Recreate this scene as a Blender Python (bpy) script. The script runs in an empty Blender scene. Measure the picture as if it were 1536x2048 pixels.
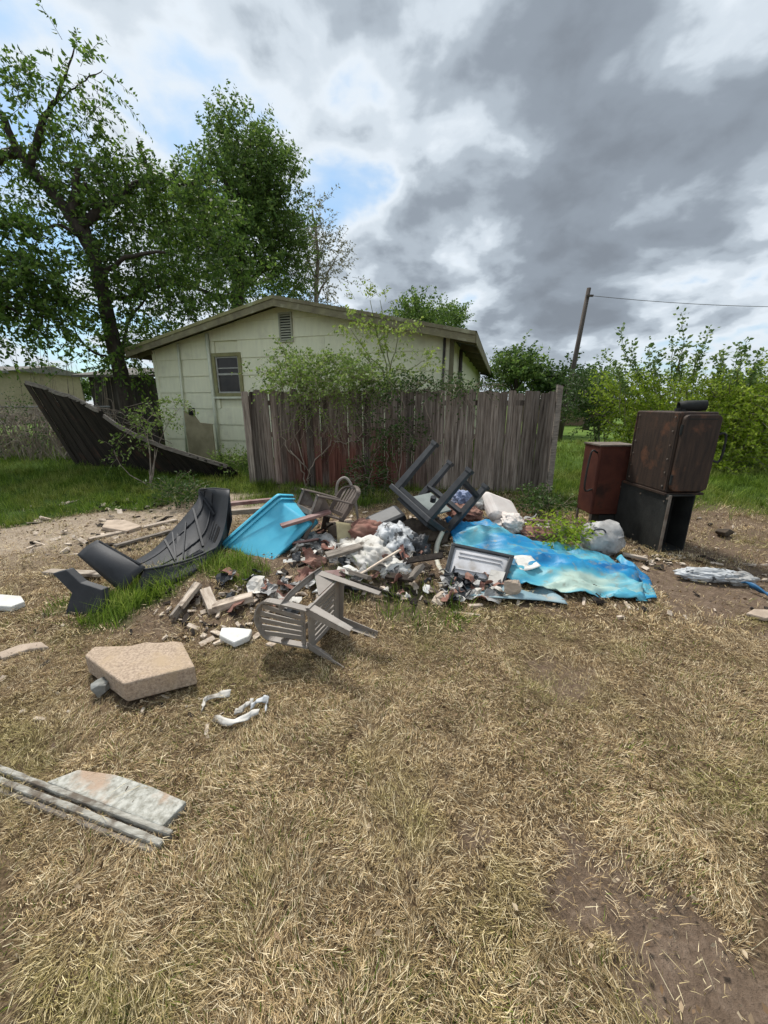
import bpy, math, random
import numpy as np
from mathutils import Vector, Matrix, Euler, Quaternion
R = math.radians
random.seed(7)
V = Vector
scene = bpy.context.scene
COL = scene.collection

# ------------------------------------------------------------------ camera, sky, sun, exposure
EYE = 1.55; PITCH = 15.9; FPX = 769.0          # focal length in pixels of the 1536 x 2048 photograph
cam_d = bpy.data.cameras.new('camera'); cam = bpy.data.objects.new('camera', cam_d); COL.objects.link(cam)
cam.location = (0, 0, EYE); cam.rotation_euler = (R(90 - PITCH), 0, 0)
cam_d.sensor_fit = 'VERTICAL'; cam_d.sensor_height = 36; cam_d.lens = FPX / 2048 * 36
cam_d.clip_start = .05; cam_d.clip_end = 2000
scene.camera = cam
scene.render.resolution_x, scene.render.resolution_y = 768, 1024
vs = scene.view_settings
vs.view_transform = 'Standard'; vs.look = 'None'; vs.gamma = 1; vs.use_curve_mapping = False
vs.exposure = 1.6
cy = scene.cycles
cy.max_bounces = 4; cy.diffuse_bounces = 2; cy.glossy_bounces = 2; cy.transmission_bounces = 2; cy.transparent_max_bounces = 4
cy.use_adaptive_sampling = True; cy.adaptive_threshold = .02; cy.use_denoising = True
SUN_EL, SUN_AZ, SUN_STR = 58, -28, 1.5        # azimuth measured from +Y towards +X

_c, _s = math.cos(R(PITCH)), math.sin(R(PITCH))
def ray(px, py):
    a, b = (px - 768) / FPX, (1024 - py) / FPX
    return V((a, _c + b * _s, -_s + b * _c))
def at(px, py, Y):
    d = ray(px, py); t = Y / d.y
    return V((0, 0, EYE)) + d * t
def gz(px, py, z=0.0):
    d = ray(px, py); t = (z - EYE) / d.z
    return V((0, 0, EYE)) + d * t

# ------------------------------------------------------------------ numpy noise
def _h(i, j, k, s):
    n = (i.astype(np.int64) * 374761393 + j.astype(np.int64) * 668265263 + k.astype(np.int64) * 1274126177 + s * 974634777) & 0xffffffff
    n = ((n ^ (n >> 13)) * 1274126177) & 0xffffffff
    n = ((n ^ (n >> 16)) * 2246822519) & 0xffffffff
    return ((n ^ (n >> 15)) & 0xffffff) / float(0xffffff)
def vn(x, y, z=None, s=0):
    x = np.asarray(x, float); y = np.asarray(y, float); z = np.zeros_like(x) if z is None else np.asarray(z, float)
    i, j, k = np.floor(x), np.floor(y), np.floor(z)
    fx, fy, fz = x - i, y - j, z - k
    fx, fy, fz = [f * f * (3 - 2 * f) for f in (fx, fy, fz)]
    r = 0; flat = not z.any()
    for a in (0, 1):
        for b in (0, 1):
            for c in ((0,) if flat else (0, 1)):
                w = (fx if a else 1 - fx) * (fy if b else 1 - fy) * (1 if flat else fz if c else 1 - fz)
                r = r + w * _h(i + a, j + b, k + c, s)
    return r
def fbm(x, y, z=None, s=0, o=4):
    x = np.asarray(x, float); y = np.asarray(y, float); z = np.zeros_like(x) if z is None else np.asarray(z, float)
    r = 0; a = .5; t = 0
    for q in range(o):
        r = r + a * vn(x, y, z, s + q * 17); t += a; a *= .5; x = x * 2.03; y = y * 2.03; z = z * 2.03
    return r / t
def sm(a, b, x):
    t = np.clip((x - a) / (b - a), 0, 1); return t * t * (3 - 2 * t)

# ------------------------------------------------------------------ node helpers
class N:
    def __init__(s, tree): s.t = tree; s.n = tree.nodes; s.l = tree.links
    def add(s, kind, **kw):
        nd = s.n.new(kind)
        for k, v in kw.items():
            if k[0] == '_': setattr(nd, k[1:], v)
        return nd
    def set(s, sock, v):
        if isinstance(v, bpy.types.NodeSocket): s.l.new(v, sock)
        elif v is not None:
            if isinstance(v, (tuple, list)) and len(v) == 3 and sock.type == 'RGBA': v = (*v, 1)
            sock.default_value = v
    def math(s, op, a, b=None, c=None, clamp=False):
        nd = s.n.new('ShaderNodeMath'); nd.operation = op; nd.use_clamp = clamp
        s.set(nd.inputs[0], a)
        if b is not None: s.set(nd.inputs[1], b)
        if c is not None: s.set(nd.inputs[2], c)
        return nd.outputs[0]
    def mix(s, f, a, b, blend='MIX'):
        nd = s.n.new('ShaderNodeMix'); nd.data_type = 'RGBA'; nd.blend_type = blend
        s.set(nd.inputs[0], f); s.set(nd.inputs[6], a); s.set(nd.inputs[7], b)
        return nd.outputs[2]
    def noise(s, vec, scale, detail=6, rough=.55, dist=0, col=False):
        nd = s.n.new('ShaderNodeTexNoise'); s.set(nd.inputs['Vector'], vec)
        nd.inputs['Scale'].default_value = scale; nd.inputs['Detail'].default_value = detail
        nd.inputs['Roughness'].default_value = rough; nd.inputs['Distortion'].default_value = dist
        return nd.outputs['Color' if col else 'Fac']
    def ramp(s, f, stops, interp='LINEAR'):
        nd = s.n.new('ShaderNodeValToRGB'); nd.color_ramp.interpolation = interp
        e = nd.color_ramp.elements
        while len(e) < len(stops): e.new(.5)
        for q, (p, c) in zip(e, stops):
            q.position = p; q.color = (*c, 1) if len(c) == 3 else c
        s.set(nd.inputs[0], f); return nd.outputs[0]
    def smooth(s, x, a, b):
        nd = s.n.new('ShaderNodeMapRange'); nd.interpolation_type = 'SMOOTHSTEP'
        s.set(nd.inputs[0], x); nd.inputs[1].default_value = a; nd.inputs[2].default_value = b
        return nd.outputs[0]
    def bump(s, h, strength, dist=.01):
        nd = s.n.new('ShaderNodeBump'); nd.inputs['Strength'].default_value = strength; nd.inputs['Distance'].default_value = dist
        s.set(nd.inputs['Height'], h); return nd.outputs[0]

def new_mat(name):
    m = bpy.data.materials.new(name); m.use_nodes = True
    t = N(m.node_tree); b = m.node_tree.nodes['Principled BSDF']
    return m, t, b

def mat(name, c1, c2=None, scale=6, rough=.8, bump=0, bscale=40, metal=0, rnd=0, stretch=(1, 1, 1), c3=None, s3=2, t3=(.55, .7), coords='Object', spec=.3, contrast=(.35, .65)):
    """surface colour from one or two noises, relief, and a tint per object"""
    m, t, b = new_mat(name)
    tc = t.add('ShaderNodeTexCoord'); vec = tc.outputs[coords] if coords == 'Object' else None
    if coords == 'World': vec = t.add('ShaderNodeNewGeometry').outputs['Position']
    oi = t.add('ShaderNodeObjectInfo')
    off = t.n.new('ShaderNodeVectorMath'); off.operation = 'SCALE'; t.set(off.inputs[0], (7.1, 3.3, 5.7)); t.set(off.inputs[3], oi.outputs['Random'])
    ad = t.n.new('ShaderNodeVectorMath'); ad.operation = 'ADD'; t.set(ad.inputs[0], vec); t.set(ad.inputs[1], off.outputs[0])
    mp = t.add('ShaderNodeMapping'); t.set(mp.inputs['Vector'], ad.outputs[0] if coords == 'Object' else vec); mp.inputs['Scale'].default_value = stretch
    v = mp.outputs[0]
    col = c1
    if c2 is not None:
        f = t.ramp(t.noise(v, scale, 8, .6), [(contrast[0], (0, 0, 0)), (contrast[1], (1, 1, 1))])
        col = t.mix(f, c1, c2)
    if c3 is not None:
        f = t.smooth(t.noise(ad.outputs[0] if coords == 'Object' else vec, s3, 6, .6), *t3)
        col = t.mix(f, col, c3)
    if rnd:
        hs = t.n.new('ShaderNodeHueSaturation'); t.set(hs.inputs['Color'], col)
        t.set(hs.inputs['Value'], t.math('MULTIPLY_ADD', oi.outputs['Random'], 2 * rnd, 1 - rnd)); col = hs.outputs[0]
    t.set(b.inputs['Base Color'], col)
    b.inputs['Roughness'].default_value = rough; b.inputs['Metallic'].default_value = metal
    b.inputs['Specular IOR Level'].default_value = spec
    if bump:
        t.set(b.inputs['Normal'], t.bump(t.noise(v, bscale, 6, .6), bump))
    return m

def leaf_mat(name, dark, mid, light, trans=.35, patch=.5, pscale=.8):
    m, t, b = new_mat(name)
    g = t.add('ShaderNodeNewGeometry')
    col = t.ramp(g.outputs['Random Per Island'], [(0, dark), (.55, mid), (1, light)])
    nz = t.noise(g.outputs['Position'], pscale, 3)
    hs = t.n.new('ShaderNodeHueSaturation'); t.set(hs.inputs['Color'], col)
    t.set(hs.inputs['Value'], t.math('MULTIPLY_ADD', nz, 2 * patch, 1 - patch)); col = hs.outputs[0]
    t.set(b.inputs['Base Color'], col); b.inputs['Roughness'].default_value = .55; b.inputs['Specular IOR Level'].default_value = .25
    tr = t.add('ShaderNodeBsdfTranslucent'); t.set(tr.inputs[0], col)
    mx = t.add('ShaderNodeMixShader'); mx.inputs[0].default_value = trans
    t.set(mx.inputs[1], b.outputs[0]); t.set(mx.inputs[2], tr.outputs[0])
    t.set(m.node_tree.nodes['Material Output'].inputs[0], mx.outputs[0])
    return m

# ------------------------------------------------------------------ world: blue sky with broken cloud
def build_world():
    w = bpy.data.worlds.new('World'); scene.world = w; w.use_nodes = True
    t = N(w.node_tree); t.n.clear()
    out = t.add('ShaderNodeOutputWorld')
    sky = t.add('ShaderNodeTexSky'); sky.sky_type = 'NISHITA'; sky.sun_disc = False
    sky.sun_elevation = R(SUN_EL); sky.sun_rotation = R(SUN_AZ); sky.air_density = 1.0; sky.dust_density = 1.2
    b1 = t.add('ShaderNodeBackground'); t.set(b1.inputs[0], t.mix(1.0, sky.outputs[0], (.70, .93, 1.0), 'MULTIPLY')); b1.inputs[1].default_value = .05
    dirv = t.add('ShaderNodeTexCoord').outputs['Generated']
    sp = t.add('ShaderNodeSeparateXYZ'); t.set(sp.inputs[0], dirv)
    zc = t.math('ADD', t.math('MAXIMUM', sp.outputs[2], 0.0), .34)
    cb = t.add('ShaderNodeCombineXYZ'); t.set(cb.inputs[0], t.math('DIVIDE', sp.outputs[0], zc)); t.set(cb.inputs[1], t.math('DIVIDE', sp.outputs[1], zc))
    p = cb.outputs[0]
    # warp the layer a little so that edges billow
    wv = t.n.new('ShaderNodeVectorMath'); wv.operation = 'MULTIPLY_ADD'
    t.set(wv.inputs[0], t.noise(p, 2.4, 3, .5, col=True)); t.set(wv.inputs[1], (.13, .13, 0)); t.set(wv.inputs[2], p)
    q = wv.outputs[0]
    big = t.noise(q, 1.7, 2, .5); fine = t.noise(q, 4.2, 6, .50)
    field = t.math('ADD', t.math('MULTIPLY_ADD', big, .70, .5 - .5 * 1.68), t.math('MULTIPLY', fine, .98))
    # thickness of the cloud in the directions the photograph shows (positive: thick and grey, negative: thin or open)
    blobs = [(1400, 40, 30, .20), (1180, 270, 15, .11), (1250, 400, 12, .06), (890, 560, 12, .05),
             (655, 95, 5, -.09), (690, 345, 6, -.11), (610, 380, 6, -.04), (60, 450, 8, -.10), (230, 180, 26, -.04), (430, 80, 14, .04), (560, 250, 7, .03),
             (1010, 450, 9, -.10), (870, 215, 7, -.08), (1440, 570, 10, -.10), (150, 690, 12, -.08), (1500, 330, 10, -.08)]
    for px, py, rad, wgt in blobs:
        d = ray(px, py).normalized()
        dt = t.n.new('ShaderNodeVectorMath'); dt.operation = 'DOT_PRODUCT'; t.set(dt.inputs[0], dirv); t.set(dt.inputs[1], tuple(d))
        g = t.smooth(dt.outputs['Value'], math.cos(R(rad * 1.5)), 1.0)
        field = t.math('MULTIPLY_ADD', g, wgt, field)
    cover = t.math('MULTIPLY_ADD', t.smooth(field, .22, .50), .82, .18)
    shade = t.ramp(field, [(.33, (.56, .67, .80)), (.46, (.69, .75, .81)), (.55, (.57, .635, .70)), (.64, (.385, .44, .50)), (.76, (.255, .295, .345)), (.95, (.20, .23, .27))], 'EASE')
    cl = shade
    hz = t.smooth(sp.outputs[2], .0, .16)
    cl = t.mix(t.math('MULTIPLY', t.math('SUBTRACT', 1, hz), .55), cl, (.55, .62, .68))
    b2 = t.add('ShaderNodeBackground'); t.set(b2.inputs[0], cl); b2.inputs[1].default_value = .395
    mx = t.add('ShaderNodeMixShader'); t.set(mx.inputs[0], cover); t.set(mx.inputs[1], b1.outputs[0]); t.set(mx.inputs[2], b2.outputs[0])
    t.set(out.inputs[0], mx.outputs[0])
    w.cycles.sampling_method = 'MANUAL'; w.cycles.sample_map_resolution = 512
build_world()
sd = bpy.data.lights.new('sun', 'SUN'); sd.energy = SUN_STR; sd.angle = R(11); sd.color = (1, .96, .9)
sun = bpy.data.objects.new('sun', sd); COL.objects.link(sun)
_sv = V((math.sin(R(SUN_AZ)) * math.cos(R(SUN_EL)), math.cos(R(SUN_AZ)) * math.cos(R(SUN_EL)), math.sin(R(SUN_EL))))
sun.rotation_euler = _sv.to_track_quat('Z', 'Y').to_euler(); sun.location = _sv * 50

# ------------------------------------------------------------------ mesh helpers
WM = {}
def tag(o, label=None, cat=None, group=None, kind=None):
    for k, v in (('label', label), ('category', cat), ('group', group), ('kind', kind)):
        if v: o[k] = v
    return o
def thing(name, label, cat, loc=(0, 0, 0), rot=(0, 0, 0), group=None, scale=1.0):
    o = bpy.data.objects.new(name, None); COL.objects.link(o)
    o.location = loc; o.rotation_euler = rot; o.scale = (scale,) * 3; o.empty_display_size = .1
    WM[o.name] = Matrix.LocRotScale(V(loc), Euler(rot), V((scale,) * 3))
    return tag(o, label, cat, group)
def link_mesh(name, me, m, parent=None, loc=None):
    o = bpy.data.objects.new(name, me); COL.objects.link(o)
    if m is not None and not me.materials: me.materials.append(m)
    if parent is not None:
        o.parent = parent; WM[o.name] = WM[parent.name]
    elif loc is not None:
        o.location = loc
    if parent is None: WM[o.name] = Matrix.Translation(o.location)
    return o
def frame(d, up=V((0, 0, 1))):
    d = d.normalized()
    if abs(d.dot(up)) > .97: up = V((0, 1, 0)) if abs(d.y) < .9 else V((1, 0, 0))
    x = d.cross(up).normalized(); y = x.cross(d).normalized()
    return x, y
class MB:
    def __init__(s): s.v = []; s.f = []
    def add(s, vs, fs):
        k = len(s.v); s.v += [V(v) for v in vs]; s.f += [tuple(i + k for i in f) for f in fs]; return s
    def box(s, c, size, M=None):
        x, y, z = [q / 2 for q in size]; c = V(c)
        vs = [V((a * x, b * y, d * z)) for d in (-1, 1) for b in (-1, 1) for a in (-1, 1)]
        vs = [(M @ v if M else v) + c for v in vs]
        return s.add(vs, [(0, 2, 3, 1), (4, 5, 7, 6), (0, 1, 5, 4), (2, 6, 7, 3), (0, 4, 6, 2), (1, 3, 7, 5)])
    def cbox(s, lo, hi): return s.box([(a + b) / 2 for a, b in zip(lo, hi)], [b - a for a, b in zip(lo, hi)])
    def bar(s, p0, p1, w, h, up=V((0, 0, 1)), w1=None, h1=None):
        p0, p1 = V(p0), V(p1); x, y = frame(p1 - p0, up); w1 = w1 or w; h1 = h1 or h
        vs = [p + x * a * ww / 2 + y * b * hh / 2 for p, ww, hh in ((p0, w, h), (p1, w1, h1)) for b in (-1, 1) for a in (-1, 1)]
        return s.add(vs, [(0, 2, 3, 1), (4, 5, 7, 6), (0, 1, 5, 4), (2, 6, 7, 3), (0, 4, 6, 2), (1, 3, 7, 5)])
    def tube(s, pts, r, n=6, cap=True):
        pts = [V(p) for p in pts]; m = len(pts); rr = r if hasattr(r, '__len__') else [r] * m
        vs = []; up = V((.13, .21, 1)).normalized()
        for i, p in enumerate(pts):
            d = pts[min(i + 1, m - 1)] - pts[max(i - 1, 0)]
            x, y = frame(d, up)
            for k in range(n):
                a = 2 * math.pi * k / n; vs.append(p + (x * math.cos(a) + y * math.sin(a)) * rr[i])
        fs = [(i * n + k, i * n + (k + 1) % n, (i + 1) * n + (k + 1) % n, (i + 1) * n + k) for i in range(m - 1) for k in range(n)]
        if cap: fs += [tuple(range(n))[::-1], tuple((m - 1) * n + k for k in range(n))]
        return s.add(vs, fs)
    def prism(s, poly, M, d):
        """poly in the XY plane of M, extruded from 0 to d along its Z"""
        n = len(poly); vs = [M @ V((x, y, 0)) for x, y in poly] + [M @ V((x, y, d)) for x, y in poly]
        return s.add(vs, [tuple(range(n))[::-1], tuple(range(n, 2 * n))] + [(i, (i + 1) % n, n + (i + 1) % n, n + i) for i in range(n)])
    def grid(s, fn, nu, nv):
        vs = [V(fn(i / nu, j / nv)) for j in range(nv + 1) for i in range(nu + 1)]
        return s.add(vs, [(j * (nu + 1) + i, j * (nu + 1) + i + 1, (j + 1) * (nu + 1) + i + 1, (j + 1) * (nu + 1) + i) for j in range(nv) for i in range(nu)])
    def mesh(s, name, inv=None, smooth=False):
        me = bpy.data.meshes.new(name)
        me.from_pydata([tuple(inv @ v) if inv else tuple(v) for v in s.v], [], s.f); me.validate()
        if smooth: me.polygons.foreach_set('use_smooth', [True] * len(me.polygons))
        return me
    def build(s, name, m, parent=None, world=False, smooth=False, loc=None, bevel=0, solid=0, sub=0):
        inv = None
        if parent is not None and world: inv = WM[parent.name].inverted()
        if parent is None and loc is not None: inv = Matrix.Translation(V(loc)).inverted()
        o = link_mesh(name, s.mesh(name, inv, smooth), m, parent, loc)
        if solid:
            q = o.modifiers.new('thickness', 'SOLIDIFY'); q.thickness = solid; q.offset = 0
        if sub:
            q = o.modifiers.new('sub', 'SUBSURF'); q.levels = q.render_levels = sub
        if bevel:
            q = o.modifiers.new('bevel', 'BEVEL'); q.width = bevel; q.segments = 2; q.limit_method = 'ANGLE'; q.angle_limit = R(40)
        return o
def ball(center, rad, amp=.3, freq=2.0, seed=0, n=3, ridge=False, flat=0.0):
    """displaced icosphere as an MB: rocks, sacks, crumpled things"""
    import bmesh
    bm = bmesh.new(); bmesh.ops.create_icosphere(bm, subdivisions=n, radius=1)
    P = np.array([v.co[:] for v in bm.verts]); fs = [tuple(v.index for v in f.verts) for f in bm.faces]; bm.free()
    q = fbm(P[:, 0] * freq + 31, P[:, 1] * freq + 17, P[:, 2] * freq + 5, seed, 4)
    if ridge:
        ax_ = np.random.default_rng(seed).normal(size=(2, 3)); a1 = P @ (ax_[0] / np.linalg.norm(ax_[0])); a2 = P @ (ax_[1] / np.linalg.norm(ax_[1]))
        c1 = fbm(a1 * 3.4 + q * 2, a2 * 1.0 + 9, a1 * .6 + 4, seed + 5, 3); c2 = fbm(P[:, 0] * freq * 2.6 + 3, P[:, 1] * freq * 2.6 + 7, P[:, 2] * freq * 2.6, seed + 6, 3)
        q = .5 + .9 * (q - .5) + .55 * (.35 - np.abs(2 * c1 - 1)) + .30 * (.3 - np.abs(2 * c2 - 1))
    P = P * (1 + amp * (q - .5) * 2)[:, None] * np.array(rad)
    if flat: P[:, 2] = np.maximum(P[:, 2], -rad[2] * flat)
    mb = MB(); mb.v = [V(p) + V(center) for p in P]; mb.f = fs
    return mb
def spline(pts, n):
    pts = [V(p) for p in pts]; P = [pts[0] * 2 - pts[1]] + pts + [pts[-1] * 2 - pts[-2]]; out = []
    for i in range(1, len(P) - 2):
        for k in range(n):
            t = k / n; a, b, c, d = P[i - 1:i + 3]
            out.append(.5 * ((2 * b) + (c - a) * t + (2 * a - 5 * b + 4 * c - d) * t * t + (3 * b - a - 3 * c + d) * t ** 3))
    return out + [pts[-1]]
def limb(mb, pts, r0, r1, n=7, k=5, jit=.03):
    q = spline(pts, k); m = len(q)
    q = [p + V((random.uniform(-1, 1), random.uniform(-1, 1), random.uniform(-1, 1))) * jit * (0 < i < m - 1) for i, p in enumerate(q)]
    mb.tube(q, [r0 + (r1 - r0) * i / (m - 1) for i in range(m)], n); return q
def np_mesh(name, v, tris):
    me = bpy.data.meshes.new(name); nv, nt = len(v), len(tris)
    me.vertices.add(nv); me.vertices.foreach_set('co', np.ascontiguousarray(v, np.float32).ravel())
    me.loops.add(nt * 3); me.loops.foreach_set('vertex_index', np.ascontiguousarray(tris, np.int32).ravel())
    me.polygons.add(nt); me.polygons.foreach_set('loop_start', np.arange(0, nt * 3, 3, dtype=np.int32)); me.polygons.foreach_set('loop_total', np.full(nt, 3, np.int32))
    me.update(calc_edges=True); return me
def leaf_geo(P, D, size, aspect, rng):
    n = len(P); D = D / (np.linalg.norm(D, axis=1, keepdims=True) + 1e-9)
    r = rng.normal(size=(n, 3)); r[:, 2] *= .5
    S = np.cross(D, r); S /= (np.linalg.norm(S, axis=1, keepdims=True) + 1e-9)
    Nn = np.cross(S, D); L = size[:, None]
    b = P; tip = P + D * L + Nn * L * .1 * rng.normal(size=(n, 1))
    m = P + D * L * .45 - Nn * L * .12
    l = m + S * L * aspect * .5; q = m - S * L * aspect * .5
    l += Nn * L * .14; q += Nn * L * .14
    v = np.stack([b, l, tip, q], 1).reshape(-1, 3); k = np.arange(n)[:, None] * 4
    t = np.concatenate([k + np.array([0, 1, 2]), k + np.array([0, 2, 3])], 1).reshape(-1, 3)
    return v, t
def sprays(clusters, rng, per=14, tlen=.55, leaf=.1, aspect=.5, droop=.25, up=.25, gap=.42, gscale=1.1, center=None, twig_r=.006, follow=.6, seed=3):
    """leafy twigs spread through ellipsoids; returns leaf mesh data and a bmesh of the twigs"""
    LP, LD, LS = [], [], []; tw = MB()
    for c, rad, n in clusters:
        c = np.array(c); rad = np.array(rad)
        d = rng.normal(size=(n * 3, 3)); d /= np.linalg.norm(d, axis=1, keepdims=True)
        p = c + d * rad * (rng.random((n * 3, 1)) ** .42)
        nz = fbm(p[:, 0] / gscale + 50, p[:, 1] / gscale + 50, p[:, 2] / gscale + 50, seed, 3)
        keep = np.where(nz > gap + rng.normal(size=len(nz)) * .035)[0][:n]
        for i in keep:
            o = d[i] * np.array([1, 1, .7]) + rng.normal(size=3) * .45 + np.array([0, 0, up]); o /= np.linalg.norm(o)
            L = tlen * rng.uniform(.6, 1.3); s0 = p[i]; k = per
            tt = np.linspace(.12, 1, k)[:, None]
            q = s0 + o * L * tt + np.array([0, 0, -1]) * droop * L * tt ** 2
            side = rng.normal(size=(k, 3)); side -= o * (side @ o)[:, None]; side /= np.linalg.norm(side, axis=1, keepdims=True)
            LP.append(q + side * .01); LD.append(o * follow + side + np.array([0, 0, -.35])); LS.append(leaf * rng.uniform(.6, 1.25, k) * (1 - .25 * tt[:, 0]))
            if twig_r: tw.tube([s0, s0 + o * L * .5 + V((0, 0, -droop * L * .25)), q[-1]], [twig_r, twig_r * .7, twig_r * .3], 3, False)
    LP = np.concatenate(LP); LD = np.concatenate(LD); LS = np.concatenate(LS)
    return leaf_geo(LP, LD, LS, aspect, rng), tw
def local(v, parent):
    inv = np.array(WM[parent.name].inverted()); return v @ inv[:3, :3].T + inv[:3, 3]

# ------------------------------------------------------------------ terrain
MOUND = [(-.15, 3.6, 1.5, .8, .17), (-1.3, 3.2, .9, .6, .05), (1.5, 3.4, 1.2, .6, .04)]
def height(x, y, fine=True):
    x = np.asarray(x, float); y = np.asarray(y, float)
    z = .2 * sm(5.2, 9.5, y)
    for mx, my, rx, ry, a in MOUND: z = z + a * np.exp(-((x - mx) / rx) ** 2 - ((y - my) / ry) ** 2)
    near = 1 - sm(9, 20, np.hypot(x, y))
    z = z + near * (.07 * (fbm(x * .9, y * .9, s=5, o=3) - .5) + .035 * (fbm(x * 4, y * 4, s=8, o=3) - .5))
    return z
def hz(x, y): return float(height(x, y))
def G(px, py, up=0.0):
    p = gz(px, py, 0)
    for _ in range(6): p = gz(px, py, hz(p.x, p.y) + up)
    return p
def line_side(x, y, a, b):
    dx, dy = b[0] - a[0], b[1] - a[1]; L = math.hypot(dx, dy)
    return (dx * (y - a[1]) - dy * (x - a[0])) / L
WEEDS = [(215, 1235, .20, .8), (290, 1190, .25, .9), (340, 1165, .22, .9), (390, 1090, .16, 1), (455, 1150, .25, .8), (500, 1170, .2, .6), (250, 1215, .15, .9), (130, 1215, .12, .4),
         (530, 1000, .5, .9), (740, 1000, .5, .9), (620, 1000, .5, .6), (1115, 1075, .28, 1), (1080, 1010, .4, .9), (1160, 1010, .5, .8), (470, 960, .6, .9), (690, 1190, .3, .25), (860, 1230, .4, .3)]
DIRT = [(1430, 1100, .7, .7), (1360, 1165, .5, .9), (1450, 1180, .5, .9), (1500, 1060, .8, .6), (1400, 1035, .6, .7), (1180, 1750, .13, .85), (1240, 1740, .06, .8), (1150, 1790, .1, .9), (1280, 1850, .12, .9), (1360, 1920, .14, 1), (1440, 2000, .13, 1), (1330, 1990, .12, .9),
        (1500, 2060, .14, 1), (1330, 1780, .05, .7), (1120, 1350, .14, .7), (950, 1670, .06, .7), (1120, 1640, .05, .7), (250, 1370, .18, .5), (380, 1215, .35, .7), (450, 1240, .3, .6),
        (640, 1120, .7, .8), (820, 1150, .5, .8), (1000, 1100, .9, .7), (800, 1210, .25, .6), (1240, 1150, .4, .6), (560, 1180, .35, .7), (700, 1050, .9, .7), (300, 1260, .2, .4)]
_W = [(gz(a, b), r, w) for a, b, r, w in WEEDS]; _D = [(gz(a, b), r, w) for a, b, r, w in DIRT]
PA, PB = (-4.84, 4.55), (-2.6, 6.55)
def masks(x, y):
    x = np.asarray(x, float); y = np.asarray(y, float)
    n = fbm(x * 2.2, y * 2.2, s=21, o=4) - .5; n2 = fbm(x * 7, y * 7, s=33, o=3) - .5
    s = line_side(x, y, PA, PB)
    g = sm(-.12, .22, s + n * .9 + n2 * .3)
    g = np.maximum(g, sm(6.2, 7.1, y + n * 1.2))
    g = np.maximum(g, sm(2.1, 2.7, x + n * .5) * sm(5.0, 6.3, y + n * 1.6) * .95)
    for p, r, w in _W:
        dd = np.hypot(x - p.x, (y - p.y)) / r; g = np.maximum(g, w * sm(1.25, .35, dd + n * 1.0 + n2 * .6))
    d = np.zeros_like(x)
    for p, r, w in _D:
        dd = np.hypot(x - p.x, (y - p.y)) / r; d = np.maximum(d, w * sm(1.25, .55, dd / 1.3 + n * .9 + n2 * 1.1))
    path = sm(-1.9, -.9, s + n * .9) * sm(.12, -.12, s + n * .8) * sm(-.6, -1.5, x + n)
    path = np.maximum(path, .5 * sm(-2.6, -1.2, s) * sm(.1, -.1, s) * sm(-1.0, -2, x))
    return g, d, path

def build_ground():
    def axis(fine_lo, fine_hi, step, far_lo, far_hi):
        a = list(np.arange(fine_lo, fine_hi, step)); d = step; q = a[-1]
        while q < far_hi: d *= 1.25; q += d; a.append(q)
        d = step; q = a[0]; b = []
        while q > far_lo: d *= 1.25; q -= d; b.append(q)
        return np.array(b[::-1] + a)
    xs = axis(-5, 5.2, .035, -400, 400); ys = axis(.3, 7, .035, -60, 600)
    X, Y = np.meshgrid(xs, ys); x, y = X.ravel(), Y.ravel(); z = height(x, y)
    g, d, p = masks(x, y)
    z = z - .012 * d * (np.hypot(x, y) < 8) - .05 * (np.hypot(x, y) < 12) * g * 0
    nx, ny = len(xs), len(ys); i = np.arange((nx - 1) * (ny - 1)); r, c = i // (nx - 1), i % (nx - 1); k = r * nx + c
    t = np.concatenate([np.stack([k, k + 1, k + nx + 1], 1), np.stack([k, k + nx + 1, k + nx], 1)])
    me = np_mesh('ground', np.stack([x, y, z], 1), t)
    at_ = me.color_attributes.new('cover', 'FLOAT_COLOR', 'POINT')
    at_.data.foreach_set('color', np.stack([g, d, p, np.ones_like(g)], 1).astype(np.float32).ravel())
    me.polygons.foreach_set('use_smooth', [True] * len(me.polygons))
    m, t, b = new_mat('ground_soil')
    pos = t.add('ShaderNodeNewGeometry').outputs['Position']
    ca = t.add('ShaderNodeAttribute', _attribute_name='cover'); sp = t.add('ShaderNodeSeparateColor'); t.set(sp.inputs[0], ca.outputs[0])
    n1, n2, n3 = t.noise(pos, 1.3, 5), t.noise(pos, 60, 5, .7), t.noise(pos, 14, 6, .65)
    thatch = t.ramp(n2, [(.3, (.045, .03, .018)), (.5, (.13, .09, .052)), (.7, (.30, .22, .135))])
    soil = t.ramp(t.math('ADD', t.math('MULTIPLY', n3, .6), t.math('MULTIPLY', n2, .4)), [(.3, (.085, .058, .040)), (.5, (.165, .118, .084)), (.7, (.26, .195, .145))])
    track = t.ramp(t.math('ADD', t.math('MULTIPLY', n3, .5), t.math('MULTIPLY', n2, .5)), [(.3, (.17, .125, .09)), (.5, (.34, .27, .2)), (.7, (.52, .44, .35))])
    grs = t.ramp(n2, [(.3, (.02, .035, .008)), (.6, (.06, .10, .02)), (.8, (.12, .16, .04))])
    far = t.ramp(n1, [(.3, (.07, .125, .02)), (.6, (.115, .175, .035)), (.75, (.19, .20, .06))])
    ln = t.n.new('ShaderNodeVectorMath'); ln.operation = 'LENGTH'; t.set(ln.inputs[0], pos)
    grs = t.mix(t.smooth(ln.outputs['Value'], 7, 14), grs, far)
    col = t.mix(sp.outputs[2], thatch, track); col = t.mix(sp.outputs[1], col, soil); col = t.mix(sp.outputs[0], col, grs)
    t.set(b.inputs['Base Color'], col); b.inputs['Roughness'].default_value = .95; b.inputs['Specular IOR Level'].default_value = .1
    t.set(b.inputs['Normal'], t.bump(t.math('ADD', n2, n3), .9, .02))
    o = link_mesh('ground', me, m); tag(o, 'yard ground of dry lawn, bare soil and rough green grass', 'ground', kind='structure')
build_ground()

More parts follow.
